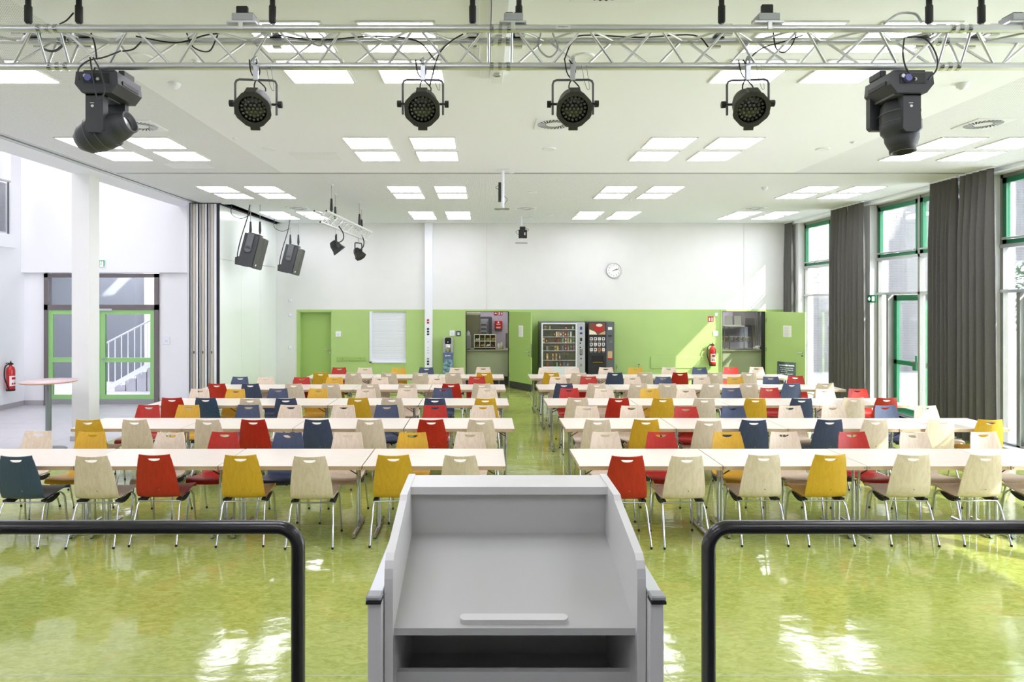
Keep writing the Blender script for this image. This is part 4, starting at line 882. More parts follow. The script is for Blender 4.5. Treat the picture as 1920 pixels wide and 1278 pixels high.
head(h,(.022,.155,-.110),(.03,-.1,-1),.36,.118)
MB().box(a0+.035,.027,.0,a0+.06,.03,.004).tube([(a0+.05,.029,-.018),(a0+.05,.027,-.018)],.009,12).build('maker_emblem','label_white',h)
m=MB(); m.tube(curve_pts([(.0,-.03,.13),(-.05,-.02,.2),(-.06,.0,.3),(-.02,.05,.42)],5),.005,6); m.tube(curve_pts([(.08,-.03,.13),(.14,-.02,.2),(.15,.0,.3),(.08,.0,.40),(.0,.05,.43)],5),.005,6); m.build('lamp_cable','matt_black',h)
# ------------------------------------------------------------------ rear short truss
ra,rb=Vector((-2.95,11.8,3.99)),Vector((-2.75,15.4,3.99)); dv=(rb-ra); LL=dv.length; ang=math.atan2(dv.y,dv.x)
rt=thing('rear_truss','short silver lattice truss running towards the back wall','truss',ra,(0,0,ang))
CH={'a':(.11,0),'c':(-.11,0),'b':(0,-.20)}
for k,(v,z) in CH.items():
    MB().tube([(0,v,z),(LL,v,z)],.024,12).build('chord','aluminium',rt); MB().tube([(-.004,v,z),(.01,v,z)],.017,10).build('end_cap','matt_black',rt)
n=9; p=LL/n
for i in range(n):
    x0=i*p
    for (u,v_) in (('a','b'),('c','b'),('a','c')):
        A0=CH[u];B0=CH[v_]
        MB().tube([(x0,A0[0],A0[1]),(x0+p/2,B0[0],B0[1])],.008,6).build('brace','aluminium',rt); MB().tube([(x0+p/2,B0[0],B0[1]),(x0+p,A0[0],A0[1])],.008,6).build('brace','aluminium',rt)
def hanger2(px,py,Y,ztop,zbot,label):
    x=(px-CX)*Y/F; h=thing('truss_hanger',label,'hanger',(x,Y,zbot),group='hangers behind the ceiling rail'); L=ztop-zbot
    MB().tube([(0,0,L*.5),(0,0,L)],.006,6).build('wire','steel',h); MB().tube([(0,0,0),(0,0,.05),(0,0,.06),(0,0,L*.5)],[.012,.03,.03,.02],10).build('turnbuckle','matt_black',h); MB().tube([(0,0,L-.01),(0,0,L)],.04,12).build('ceiling_plate','white_plastic',h)
for i,(x,y) in enumerate(((-2.83,12.15),(-3.0,13.2),(-2.72,14.3),(-2.85,15.25))): hanger2(CX+x*F/y,0,y,ZC,4.01,'black hanger of the short rear truss, %s from its near end'%ORD[i])
def small_par(x,y,z,label,rz):
    p=thing('can_light',label,'stage light',(x,y,z),(0,0,rz),group='small can lights on the rear truss')
    q=Vector((.62,0,-.78)).to_track_quat('Z','Y').to_matrix().to_4x4()
    m=MB(); m.M=Matrix.Translation((0,0,-.12))@q; m.lathe([(0,-.13),(.06,-.12),(.095,-.05),(.11,.05),(.135,.10),(.13,.12),(.09,.115),(0,.11)],8,smooth=False); m.build('lamp_body','matt_black',p)
    m=MB(); m.tube([(0,-.12,-.12),(0,-.12,.09),(0,-.10,.11),(0,.10,.11),(0,.12,.09),(0,.12,-.12)],.013,6); m.build('yoke','matt_black',p)
    m=MB(); m.tube([(0,0,.11),(0,0,.22)],.015,6); m.build('hook_clamp','silver_paint',p)
    m=MB(); m.tube(curve_pts([(-.08,0,-.08),(.12,0,.0),(.14,.02,.15),(.05,.05,.3)],4),.012,6); m.build('lamp_cable','matt_black',p)
small_par((630-CX)*12.9/F,12.9,3.56,'black can light under the rear truss, nearer one',.3)
small_par((672-CX)*14.9/F,14.9,3.58,'black can light under the rear truss, farther one',-.5)
# loudspeakers
def speaker(px,py,Y,label,hx,hy,s=1.0):
    x=(px-CX)*Y/F; z=H-(py-CY)*Y/F
    sp=thing('loudspeaker',label,'loudspeaker',(x,Y,z),(0,0,0),group='hanging loudspeakers')
    q=Matrix.Rotation(.12,4,'Z')@Matrix.Rotation(.24,4,'Y')   # tilt: front (+x) looks down
    m=MB(); m.M=q; m.prism([(-.22,-.16),(.10,-.20),(.10,.20),(-.22,.13)],'z',-.36,.36); m.build('cabinet','graphite',sp)
    m=MB(); m.M=q; m.box(.102,-.20,-.37,.24,.20,.33,bev=.02); m.build('grille','speaker_grille',sp)
    m=MB(); m.M=q; m.prism([(-.27,-.37),(-.05,-.37),(-.05,-.30),(-.17,-.26),(-.24,-.18),(-.30,-.22)],'y',-.15,.12); m.build('rear_foot','olive_black',sp)
    m=MB(); m.M=q; m.box(-.14,-.215,.02,.0,-.20,.39,bev=.005); m.tube([(-.07,-.215,.02),(-.07,-.2,.02)],.07,20); m.box(-.14,-.215,.37,.1,.20,.39); m.build('mounting_bracket','graphite_light',sp)
    m=MB(); m.M=q; m.box(.17,-.204,-.31,.19,-.2,-.27); m.build('maker_emblem','label_white',sp)
    m=MB()
    m.tube(curve_pts([(-.05,-.05,2.17-(z-H)-.02),(-.10,-.05,1.5*.5),(-.22,-.1,.3),(-.30,-.1,-.05),(-.30,-.1,-.3)],6),.012,6); m.tube(curve_pts([(-.05,-.05,2.17-(z-H)-.25),(-.25,-.05,2.17-(z-H)-.32),(-.45,-.05,2.17-(z-H)-.22),(-.45,-.05,2.17-(z-H))],5),.008,6); m.build('speaker_cable','matt_black',sp)
    for dx in (-.05,.16):
        m=MB(); L=ZC-z
        m.tube([(dx,0,.38),(dx,0,.45),(dx,0,.47),(dx,0,.66)],[.015,.032,.032,.02],8); m.build('turnbuckle','matt_black',sp); MB().tube([(dx,0,.66),(dx,0,L)],.005,6).build('wire','steel',sp)
speaker(474,471,14.6,'dark grey loudspeaker hanging before the pale folding partition',0,0); speaker(548,487,17.2,'dark grey loudspeaker hanging before the back wall',0,0)
# mounts on poles
def pole_mount(px,Y,zb,label,boxpx,bw):
    x=(px-CX)*Y/F; p=thing('ceiling_mount',label,'antenna mount',(x,Y,ZC)); L=ZC-zb
    MB().tube([(0,0,-L),(0,0,0)],.024,10).build('pole','white_plastic',p)
    m=MB().box(-.10,-.08,-.02,.10,.08,0,bev=.004); m.tube(curve_pts([(.05,0,-.03),(.15,.0,-.06),(.25,0,-.02),(.3,0,-.03)],4),.008,6); m.build('ceiling_plate','white_plastic',p)
    return p,L
p,L=pole_mount(943,10.75,H-(390-CY)*10.75/F,'white pole mount with slim black box at the ceiling rail',0,0)
MB().box(-.075,-.02,-L+.12,-.03,.14,-L+.42,bev=.004).build('equipment_box','matt_black',p)
m=MB(); m.M=Matrix.Translation((-.02,0,-L)); m.box(-.12,-.05,-.02,.10,.06,-.008); m.box(-.10,-.08,-.035,-.03,-.0,-.015); m.box(.05,-.06,-.03,.12,.02,-.012); m.build('bottom_plate','steel',p)
m=MB(); m.tube(curve_pts([(-.05,0,-L+.38),(-.12,0,-L+.34),(-.06,0,-L+.3)],4),.004,5); m.tube(curve_pts([(.02,0,-L+.2),(.07,0,-L+.14),(.02,0,-L+.06)],4),.004,5); m.build('mount_cable','graphite',p)
p,L=pole_mount(977.5,16.6,H-(456-CY)*16.6/F,'white pole mount with square black box before the back wall',0,0)
MB().box(-.07,-.06,-L+.13,.14,.04,-L+.34,bev=.005).box(-.04,-.05,-L+.34,.10,.03,-L+.42,bev=.004).build('equipment_box','matt_black',p); MB().box(.07,-.064,-L+.20,.1,-.06,-L+.27).build('box_label','label_white',p)
MB().box(-.15,-.1,-L,.15,.1,-L+.012).build('bottom_plate','steel',p)
m=MB(); m.tube(curve_pts([(-.06,-.04,-L+.34),(-.14,-.04,-L+.28),(-.06,-.04,-L+.2)],4),.006,5); m.tube(curve_pts([(.1,-.04,-L+.38),(.18,-.04,-L+.34),(.12,-.04,-L+.28)],4),.006,5); m.build('mount_cable','graphite',p)
# ------------------------------------------------------------------ back wall fittings
dc=thing('service_column','white service duct with sockets running up the back wall','cable duct')
xa,xb=bx(797),bx(811.5); yd=YB-.13
MB().box(xa,yd,0,xb,YB,ZC,bev=.004).build('duct_body','white_plastic',dc)
def sq(py,mt,s=.05,nm='socket'): 
    x=(798.8+4.5-CX)*K; z=bz(py); MB().box(x-.03,yd-.006,z-s/2,x+.03,yd,z+s/2,bev=.002).build(nm,mt,dc)
    if mt in ('white_plastic',): MB().tube([(x,yd-.008,z),(x,yd-.005,z)],.012,10).build('socket_hole','kitchen_dark',dc)
for py,mt in ((599.5,'sign_red'),(604.5,'sign_red'),(616,'board_green'),(621,'board_green'),(626,'board_green'),(640,'white_plastic'),(650.5,'white_plastic'),(655.5,'white_plastic'),(660.5,'white_plastic'),(671.5,'kitchen_grey'),(676.5,'rubber'),(681.5,'rubber')): sq(py,mt)
for i,px in enumerate((912.5,1395)):
    z0=ZG+.02; MB().box(bx(px)-.012,YB-.015,z0,bx(px)+.012,YB,ZC).build('cable_trunking','light_trim',label='thin white cable trunking on the back wall, %s'%('beside the kitchen doorway' if i==0 else 'beside the window side doorway'),cat='cable trunking',group='cable trunkings')
ck=thing('wall_clock','round white wall clock with black hands high on the back wall','clock',(bx(1150.5),YB,bz(507)))
R_=.21
m=MB(); m.M=Matrix.Rotation(PI/2,4,'X'); m.lathe([(0,.0),(R_,0),(R_,.035),(R_-.008,.045),(R_-.022,.045),(R_-.024,.03),(0,.03)],40); m.build('clock_case','silver_paint',ck)
m=MB(); m.M=Matrix.Rotation(PI/2,4,'X'); m.lathe([(0,.032),(R_-.024,.032)],40); m.build('dial','sign_white',ck)
for k in range(1,13):
    a=PI/2-k*PI/6; text('numeral',str(k),.052,'matt_black',ck,(.145*math.cos(a),-.0335,.145*math.sin(a)))
for k in range(60):
    pass
for (hh,mm_l,w_) in ((2.2/12,.10,.012),(12/60,.155,.008)):
    a=PI/2-hh*2*PI; m=MB(); m.M=Matrix.Rotation(-a,4,'Y'); m.box(-.035,-.040,-w_/2,mm_l,-.036,w_/2); m.build('hour_hand' if w_>.01 else 'minute_hand','matt_black',ck)
def plate(nm,px,py,w,h,label,cat,mt='white_plastic',lines=True,d=.02,group=None):
    o=thing(nm,label,cat,(bx(px),YB,bz(py)),group=group); MB().box(-w/2,-d,-h/2,w/2,0,h/2,bev=.004).build('plate_body',mt,o)
    if lines: MB().box(-w*.2,-d-.002,-.002,w*.2,-d,.004).box(-w*.25,-d-.002,-h*.2,w*.25,-d,-h*.2+.006).build('plate_slots','kitchen_grey',o)
    return o
plate('call_panel',634.5,626,.15,.15,'white square intercom panel beside the closed green door','wall panel')
plate('call_panel',848,624,.14,.15,'white square intercom panel above the water dispenser','wall panel').name='call_panel.001'
o=plate('key_box',859.7,624.8,.12,.13,'small dark blue box beside the white intercom panel','wall box','blue_case',False,.05); MB().box(-.03,-.055,-.045,.03,-.05,.01).box(-.035,-.054,.02,.035,-.05,.035).build('print_mark','label_white',o)
plate('light_switch',1341.5,625,.14,.14,'white switch panel beside the window side doorway','switch'); plate('light_switch',1342.5,589.5,.08,.09,'small white sensor above the switch panel near the doorway','sensor',lines=False).name='wall_sensor'
for i,py in enumerate((563,590,651)):
    o=thing('wall_socket','grey outlined wall plate left of the closed green door, %s'%['top one','middle one','bottom one'][i],'socket',(bx(544),YB,bz(py))); o['label']='grey outlined wall plate beside the closed green door, %s one'%['top','middle','bottom'][i]
    MB().box(-.045,-.01,-.045,.045,0,.045,bev=.003).build('plate_body','white_plastic',o); MB().box(-.045,-.012,-.045,-.038,-.01,.045).box(-.045,-.012,-.045,.045,-.01,-.038).build('plate_rim','kitchen_grey',o)
rb=thing('coat_board','lime green wall rail with two pegs, between door and shuttered hatch','wall rail'); MB().box(bx(631.5),YB-.025,bz(676),bx(686.5),YB,bz(668.5),bev=.005).build('board','green_door_paint',rb)
for px in (643,676): MB().tube([(bx(px),YB-.04,bz(672)),(bx(px),YB-.02,bz(672))],.012,10).build('screw_cap','chrome',rb)
rb=thing('coat_board','long lime green wall rail beyond the coffee machine','wall rail'); MB().box(bx(1220),YB-.024,bz(690),bx(1331),YB-.002,bz(667.5),bev=.004).build('board','green_paint',rb)
for i,px in enumerate((1156,1197)):
    h=thing('wall_tap','small chrome wall tap beside the coffee machine, %s one'%('nearer' if i==0 else 'farther'),'tap',(bx(px),YB,bz(690)),group='chrome wall taps'); MB().tube([(0,0,0),(0,-.06,0),(0,-.08,-.05)],.014,8).build('spout','chrome',h); MB().tube([(0,-.05,0),(0,-.05,.11)],.010,8).box(-.03,-.06,.1,.03,-.04,.12).build('lever','chrome',h)
sg=thing('fire_sign','small red fire extinguisher sign on the lime green wall','sign',(bx(1332.5),YB,bz(598))); MB().box(-.075,-.006,-.075,.075,0,.075).build('sign_plate','sign_red',sg); MB().box(-.055,-.008,-.05,-.015,-.006,.04).box(.02,-.008,-.055,.05,-.006,.03).tube([(.035,-.0075,.045),(.035,-.0065,.045)],.012,8).build('pictogram','sign_white',sg)
def extinguisher(loc, rz, label, h=.55):
    e=thing('fire_extinguisher',label,'fire extinguisher',loc,(0,0,rz))
    m=MB(); m.lathe([(0,.0),(.075,0),(.085,.015),(.085,h-.12),(.07,h-.06),(.03,h-.03),(.028,h-.0),(0,h)],24); m.build('cylinder_body','red_enamel',e)
    m=MB(); m.lathe([(.086,.03),(.087,.0),(.08,-.012),(0,-.012)],24); m.build('base_ring','rubber',e)
    MB().box(-.045,-.03,h-.0,.045,.03,h+.03,bev=.005).box(-.10,-.012,h+.03,.03,.012,h+.045).tube([(0,0,h+.03),(0,0,h+.07)],.014,10).build('valve_head','matt_black',e)
    MB().tube([(.0,0,h+.07),(0,0,h+.085)],.018,10).build('safety_cap','food_yellow',e)
    m=MB(); m.tube(curve_pts([(-.04,0,h+.02),(-.13,-.01,h-.04),(-.15,-.02,h-.25),(-.11,-.05,.12),(-.085,-.06,.03)],6),.013,8); m.build('hose','rubber',e)
    m=MB(); n=8; vs=[]; 
    for k in range(n+1):
        a=-PI/2+(-.9+1.8*k/n); vs+= [(.0862*math.cos(a),.0862*math.sin(a),.10),(.0862*math.cos(a),.0862*math.sin(a),.32)]
    m.add(vs,[(2*k,2*k+2,2*k+3,2*k+1) for k in range(n)]); lb=m.build('instruction_label','label_white',e)
    MB().box(-.04,-.0885,.24,.04,-.0872,.29).box(-.04,-.0885,.13,-.005,-.0872,.17).box(.005,-.0885,.13,.04,-.0872,.17).build('label_print','sign_red',lb)
    return e
extinguisher((bx(1333),YB-.12,.62),0,'red fire extinguisher on the lime green wall by the doorway',.54)
extinguisher((-10.36,14.35,.42),PI/2*.8,'red fire extinguisher on the foyer side wall',.56)
sg=thing('fire_sign','small red fire extinguisher sign on the white foyer side wall','sign',(-10.497,14.1,0)); sg.location=(-10.497,14.05,H-(605-CY)*14.05/F); sg.rotation_euler=(0,0,PI/2)
MB().box(-.09,-.006,-.075,.09,0,.075).build('sign_plate','sign_red',sg); MB().box(-.07,-.009,-.05,-.02,-.006,.04).box(.02,-.009,-.055,.06,-.006,.03).build('pictogram','sign_white',sg)
o=plate('call_panel',0,0,.16,.17,'white square intercom panel beside the foyer double door','wall panel'); o.location=((312.5-CX)*14.98/F,14.98,H-(638-CY)*14.98/F)
# water dispenser
wd=thing('water_dispenser','slim steel water dispenser with blue ice picture front','water dispenser',(bx(841),YB-.05,0))
w=.135
MB().box(-w,-.26,0,w,0,.98,bev=.006).build('lower_cabinet','poster_blue',wd)
MB().box(-w+.005,-.264,.02,w-.005,-.259,.80).build('ice_picture','poster_ice',wd)
text('maker_print','\u25C7 wmf',.05,'label_white',wd,(0,-.266,.90)) if False else MB().prism([(-.08,.90),(-.055,.925),(-.03,.90),(-.055,.875)],'y',-.266,-.2605).box(-.02,-.265,.89,.07,-.2605,.91).build('maker_print','label_white',wd)
MB().box(-w,-.20,.98,w,0,1.37,bev=.004).build('upper_cabinet','silver_paint',wd)
m=MB(); m.M=Matrix.Translation((0,-.19,0)); m.lathe([(0,1.0),(.08,1.0),(.08,1.24),(0,1.24)],20); m.build('steel_niche','chrome',wd)
m=MB(); m.M=Matrix.Translation((0,-.19,0)); m.lathe([(0,1.22),(.085,1.22),(.088,1.36),(.07,1.385),(0,1.39)],20); m.build('tap_head','rubber',wd); MB().tube([(0,-.285,1.27),(0,-.27,1.27)],.016,12).build('push_button','sign_white',wd)
# snack machine
YV=17.25
def vx(px): return (px-CX)*YV/F
def vz(py): return H-(py-CY)*YV/F
vm=thing('snack_vending_machine','grey snack vending machine with glass front and white frame','vending machine')
x0,x1=vx(1013),vx(1097); top=vz(603)
MB().box(x0,YV+.05,.04,x1,YB-.06,top,bev=.008).build('cabinet','vend_grey',vm)
g0,g1,gz0,gz1=vx(1017.5),vx(1080.5),vz(687.5),vz(607)
m=MB(); fr4(m,g0-.03,gz0-.03,g1+.02,gz1+.03,.035,YV,YV+.05); m.box(g0-.03,YV,.08,g1+.02,YV+.05,gz0-.03); m.build('door_frame','vend_white',vm)
MB().box(g0,YV+.03,.14,g1,YV+.0,.14+.02).box(g0+.1,YV-.006,.24,g1-.1,YV,.42).build('delivery_flap','vend_dark',vm)
MB().box(g1+.02,YV-.0,.08,x1,YV+.05,top-.02,bev=.004).build('control_panel','silver_paint',vm)
MB().box(g0,YV+.035,gz0,g1,YV+.045,gz1).build('glass_front','glass',vm)
MB().box(g0,YV+.055,gz0,g1,YV+.06,gz1).build('inner_back','vend_inside',vm) if False else None
# hollow: dark chamber in front of cabinet body
cb=MB(); cb.box(g0,YV+.049,gz0,g1,YV+.052,gz1); cb.build('chamber_back','vend_inside',vm)
pcx=(g1+.02+x1)/2
for (py,h_,w_,mt) in ((615,.08,.06,'lcd_blue'),(624.5,.05,.07,'lcd_blue'),(636,.09,.06,'vend_dark'),(672,.04,.04,'lcd_blue'),(684,.07,.06,'kitchen_grey'),(665,.02,.06,'vend_dark')):
    MB().box(pcx-w_/2,YV-.006,vz(py)-h_/2,pcx+w_/2,YV,vz(py)+h_/2,bev=.003).build('panel_display',mt,vm)
for py in (643,651): MB().tube([(pcx-.02,YV-.008,vz(py)),(pcx-.02,YV,vz(py))],.02,14).build('selector_button','rubber',vm)
for r in range(5):
    for c in range(3): MB().box(pcx-.035+c*.026,YV-.005,vz(655+r*2.1)-.011,pcx-.017+c*.026,YV,vz(655+r*2.1)+.011).build('key','vend_dark',vm)
R=random.Random(11)
shelves=[(617.5,['b',0,0,'b',0,'b']),(631,8),(642.5,9),(657,10),(675,5),(687,6)]
nsn=0
for si,(py,_) in enumerate(shelves):
    z=vz(py); MB().box(g0+.0,YV+.002,z-.012,g1,YV+.034,z,bev=.002).build('shelf_edge','silver_paint',vm)
    slots={0:[.08,.22,.70,.90],1:[.35,.42,.48,.54,.62,.68,.76,.84],2:[.03,.12,.45,.60,.69,.76,.84,.92],3:[.14,.38,.45,.60,.69,.77,.85,.93],4:[.14,.31,.41,.51],5:[.14,.43,.53,.64,.75]}[si]
    for s in slots:
        h=[.09,.13,.12,.12,.17,.11][si]; w_=.024; x=g0+(g1-g0)*s; mt='wrapper_%d'%R.randrange(10); m2='wrapper_%d'%R.randrange(10)
        m=MB()
        m.prism([(x-w_*.8,z),(x+w_*.8,z),(x+w_,z+h*.15),(x+w_*.85,z+h*.85),(x+w_,z+h),(x-w_,z+h),(x-w_*.85,z+h*.85),(x-w_,z+h*.15)],'y',YV+.012,YV+.030,0); m.box(x-w_*.7,YV+.009,z+h*.3,x+w_*.7,YV+.012,z+h*.65,1)
        m.build('snack_packet',[mt,m2],label='wrapped snack, %s from the kitchen door end, shelf %s of the snack machine'%(ORD[slots.index(s)],['one','two','three','four','five','six'][si]),cat='snack packet',group='snacks in the vending machine')
# coffee machine
cm=thing('coffee_machine','dark grey hot drinks vending machine with red cup picture','vending machine')
x0,x1=vx(1103),vx(1152); xm=vx(1136.5)
MB().box(x0,YV+.05,.04,x1,YB-.06,top,bev=.008).build('cabinet','vend_grey',cm); MB().box(x0,YV,.06,xm,YV+.05,top-.005,bev=.004).build('front_door','vend_dark',cm); MB().box(xm+.003,YV+.005,.06,x1,YV+.05,top-.005,bev=.004).build('side_door','vend_grey',cm)
pa,pb,pz0,pz1=vx(1104.8),vx(1135),vz(627),vz(605)
pic=MB().box(pa,YV-.005,pz0,pb,YV,pz1).build('cup_picture','brown_print',cm)
pw=pb-pa; ph=pz1-pz0
m=MB(); m.prism([(pa+pw*.28,pz0+ph*.62),(pa+pw*.34,pz0+ph*.30),(pa+pw*.46,pz0+ph*.2),(pa+pw*.72,pz0+ph*.22),(pa+pw*.85,pz0+ph*.4),(pa+pw*.9,pz0+ph*.8),(pa+pw*.6,pz0+ph*.9),(pa+pw*.4,pz0+ph*.85)],'y',YV-.0065,YV-.005); m.build('red_cup','red_print',pic)
m=MB(); m.prism([(pa+pw*(.62+.2*math.cos(a*PI/8)),pz0+ph*(.8+.13*math.sin(a*PI/8))) for a in range(16)],'y',YV-.0075,YV-.0065); m.build('milk_foam','cream',pic)
m=MB(); m.prism([(pa,pz0),(pa+pw*.5,pz0),(pa+pw*.36,pz0+ph*.24),(pa,pz0+ph*.45)],'y',YV-.0062,YV-.005); m.build('saucer_print','cream',pic); m=MB().prism([(pa+pw*.55,pz0),(pa+pw,pz0),(pa+pw,pz0+ph*.3),(pa+pw*.8,pz0+ph*.2)],'y',YV-.0062,YV-.005); m.build('table_print','sand_print',pic)
for r in range(3):
    for c in range(4):
        x=vx(1108.7+c*7.6); z=vz(635+r*10.1); w_=.038
        b=MB().box(x-w_,YV-.004,z-w_*1.0,x+w_,YV,z+w_,bev=.002).build('drink_label','sign_white' if (r,c)!=(2,2) else 'orange',cm)
        MB().box(x-w_*.7,YV-.0055,z-w_*.5,x+w_*.5,YV-.004,z+w_*.6).build('drink_print',['brown_print','kitchen_dark','sand_print'][(r+c)%3],b)
        MB().box(x-.02,YV-.004,z-.068,x-.008,YV,z-.056).box(x+.008,YV-.004,z-.068,x+.02,YV,z-.056).build('select_button','sign_white',cm)
MB().box(vx(1109),YV-.003,vz(682),vx(1132),YV,vz(666.5),bev=.003).build('cup_niche','rubber',cm); MB().box(vx(1111),YV-.006,vz(680),vx(1130),YV-.003,vz(678)).build('cup_rest','chrome',cm)
MB().box(vx(1140),YV-.002,vz(618),vx(1147.5),YV+.005,vz(613)).build('price_label','sign_white',cm); MB().box(vx(1140),YV-.002,vz(631),vx(1147.5),YV+.005,vz(628)).build('coin_slot','vend_dark',cm); MB().tube([(vx(1145),YV-.01,vz(640)),(vx(1145),YV+.005,vz(640))],.02,12).build('return_button','chrome',cm)
MB().box(vx(1139.5),YV-.002,vz(673),vx(1148),YV+.005,vz(658)).build('info_sticker','sand_print',cm); MB().box(vx(1139.5),YV-.0035,vz(673.5),vx(1148),YV-.002,vz(671)).build('sticker_print','sign_red',cm); MB().tube([(vx(1139.3),YV-.005,vz(639)),(vx(1139.3),YV+.005,vz(639))],.012,10).build('warning_lamp','sign_red',cm)
# chalkboard leaning on the open door
bd=thing('chalkboard','small dark chalkboard with white writing leaning on the open green door','chalkboard',(0,0,0))
Yc=16.9; xc=(1474-CX)*Yc/F; zc=H-(697-CY)*Yc/F
bd.location=(xc,Yc,0); bd.rotation_euler=(-.12,0.07,0)
MB().box(-.22,-.012,.24,.22,.012,zc+.24).build('board','board_green',bd)
MB().box(-.235,-.016,.22,-.22,.016,zc+.255).box(.22,-.016,.22,.235,.016,zc+.255).box(-.235,-.016,zc+.24,.235,.016,zc+.255).build('board_frame','matt_black',bd)
m=MB(); m.tube([(-.2,-.02,0),(-.2,-.0,.3)],.012,6); m.tube([(.2,-.02,0),(.2,-.0,.3)],.012,6); m.build('board_leg','matt_black',bd)
text('chalk_writing','souwebrouwe',.068,'chalk',bd,(0,-.014,zc+.17),extrude=.002)
for k,(s,dx) in enumerate((('Neu of unserem Tapas',0),('in der Saison heute oft',.0),('Obst of the',-.07),('zum an Wochenende!',.0),('Ihr      Sous',0))):
    text('chalk_writing',s,.036,'chalk',bd,(dx,-.014,zc+.10-k*.05),extrude=.0012)
# ------------------------------------------------------------------ bar table in the foyer
bt=thing('bar_table','tall round bar table with pale pink top in the foyer','bar table',((91-CX)*10.45/F,10.45,0))
m=MB(); m.lathe([(0,1.075),(.388,1.075),(.40,1.082),(.40,1.092),(0,1.092)],48,0); m.build('table_edge','wood_edge',bt); m=MB(); m.lathe([(0,1.092),(.398,1.092),(.398,1.1),(0,1.1)],48); m.build('table_top','pink_top',bt)
MB().tube([(0,0,.02),(0,0,1.08)],.042,20).build('pole','pole_grey',bt); m=MB(); m.lathe([(0,0.03),(.05,.028),(.24,.014),(.26,0),(0,0)],40); m.build('foot_plate','pole_grey',bt)
# ------------------------------------------------------------------ dining tables
TW,TD,TH=1.398,.755,.75
def make_table():
    t=thing('dining_table','x','table',(0,0,0),group='pale folding tables in long rows')
    MB().box(0,0,TH-.008,TW,TD,TH,bev=.002).build('table_top','maple_top',t)
    m=MB().box(.002,.002,TH-.042,TW-.002,TD-.002,TH-.0085); m.build('table_frame','maple_edge',t)
    for x in (.10,TW-.10):
        lg=MB(); 
        for y in (TD/2-.05,TD/2+.05): lg.tube([(x,y,.04),(x,y,TH-.04)],.0155,10)
        lo=lg.build('leg','chrome',t)
        m=MB(); m.tube([(x,.10,.028),(x,TD-.10,.028)],.021,12); m.build('foot_bar','chrome',lo)
        m=MB()
        for y in (.12,TD-.12): m.tube([(x,y,0),(x,y,.02)],.016,8)
        m.build('glide','rubber',lo)
        m=MB(); m.box(x-.03,TD/2-.15,TH-.06,x+.03,TD/2+.15,TH-.042); sx=1 if x<.5 else -1; m.tube([(x,TD/2-.08,TH-.16),(x+sx*.18,TD/2-.08,TH-.05)],.006,6); m.tube([(x,TD/2+.08,TH-.16),(x+sx*.18,TD/2+.08,TH-.05)],.006,6); m.build('folding_bracket','olive_black',lo)
    m=MB()
    for x in (.02,TW-.02):
        m.tube([(x,.003,TH-.02),(x,-.002,TH-.02)],.006,8)
    m.build('edge_screw','steel',t)
    return t
T0=make_table(); TT=tree(T0); used=False
ROWS=['front','second','third','fourth','last']
YT=[6.41,8.30,10.18,12.00,13.78]       # near table edges
for blk in ('foyer','window'):
    for r in range(5):
        n=4 if not (blk=='foyer' and r==4) else 3
        if blk=='foyer': xs_=[[.21,.385,.385,.395,.42][r]-1.408*(k+1)+.008 for k in range(n)]
        else: xs_=[[.93,1.03,.985,1.0,.965][r]+1.408*k for k in range(n)]
        for k,x in enumerate(xs_):
            o=T0 if not used else dup(TT)[0]; used=True
            o.location=(x+(.015 if k%2 else 0)*0,YT[r]-(.012 if (k==3 and r==1 and blk=='window') else 0)+random.uniform(-.004,.004),0)
            o['label']='pale folding table, %s from the aisle in the %s row, %s side block'%(ORD[k],ROWS[r],blk)
# ------------------------------------------------------------------ chairs
def shell_mesh():
    us=[-1,-.85,-.62,-.40,-.385,-.31,-.17,0,.17,.31,.385,.40,.62,.85,1]
    prof=[(-.250,.875,.148),(-.246,.852,.153),(-.2445,.843,.156),(-.243,.838,.158),(-.235,.80,.166),(-.222,.74,.177),(-.205,.66,.190),(-.188,.57,.201),(-.172,.50,.206),(-.150,.452,.204),(-.115,.432,.198),(-.05,.428,.198),(.04,.435,.202),(.13,.450,.208),(.21,.458,.206),(.255,.455,.202),(.28,.440,.196),(.288,.422,.190)]
    nU=len(us); V=[]
    for r,(y,z,hw) in enumerate(prof):
        back = 1.0 if r<9 else max(0,1-(r-8)/3)
        seat = 1.0 if r>10 else max(0,(r-8)/3)
        for u in us:
            yy=y; zz=z
            yy += back*.018*u*u                       # back wraps a little round the sitter
            if r==0: zz += .010*u*u-.004
            if r>=9: zz += seat*.010*u*u
            if r==3:
                d = .026*math.sqrt(max(0,1-(u/.385)**2)) if abs(u)<.385 else 0.0
                zz = .8405-d if abs(u)<.385 else .8405
                t=(.843-zz)/.1; yy = -.2445+ (t*.021)+ .018*u*u
            if r==2: pass
            V.append((u*hw,yy,zz))
    faces=[]
    for r in range(len(prof)-1):
        for c in range(nU-1):
            if r==2 and 4<=c<=9: continue
            faces.append((r*nU+c,r*nU+c+1,(r+1)*nU+c+1,(r+1)*nU+c))
    me=bpy.data.meshes.new('seat_shell'); me.from_pydata(V,[],faces)
    bm=bmesh.new(); bm.from_mesh(me)
    bmesh.ops.recalc_face_normals(bm,faces=bm.faces)
    bmesh.ops.solidify(bm,geom=bm.faces[:],thickness=.010)
    for f in bm.faces: f.smooth=True
    for e in bm.edges:
        if e.calc_face_angle(0)>.9: e.smooth=False
    bm.to_mesh(me); bm.free()
    return me
SH=shell_mesh(); SHM={}
for c in ('natural','red','blue','teal','yellow'):
    m_=SH.copy(); m_.name='seat_shell_'+c; m_.materials.append(MATS['ply_'+c]); SHM[c]=m_
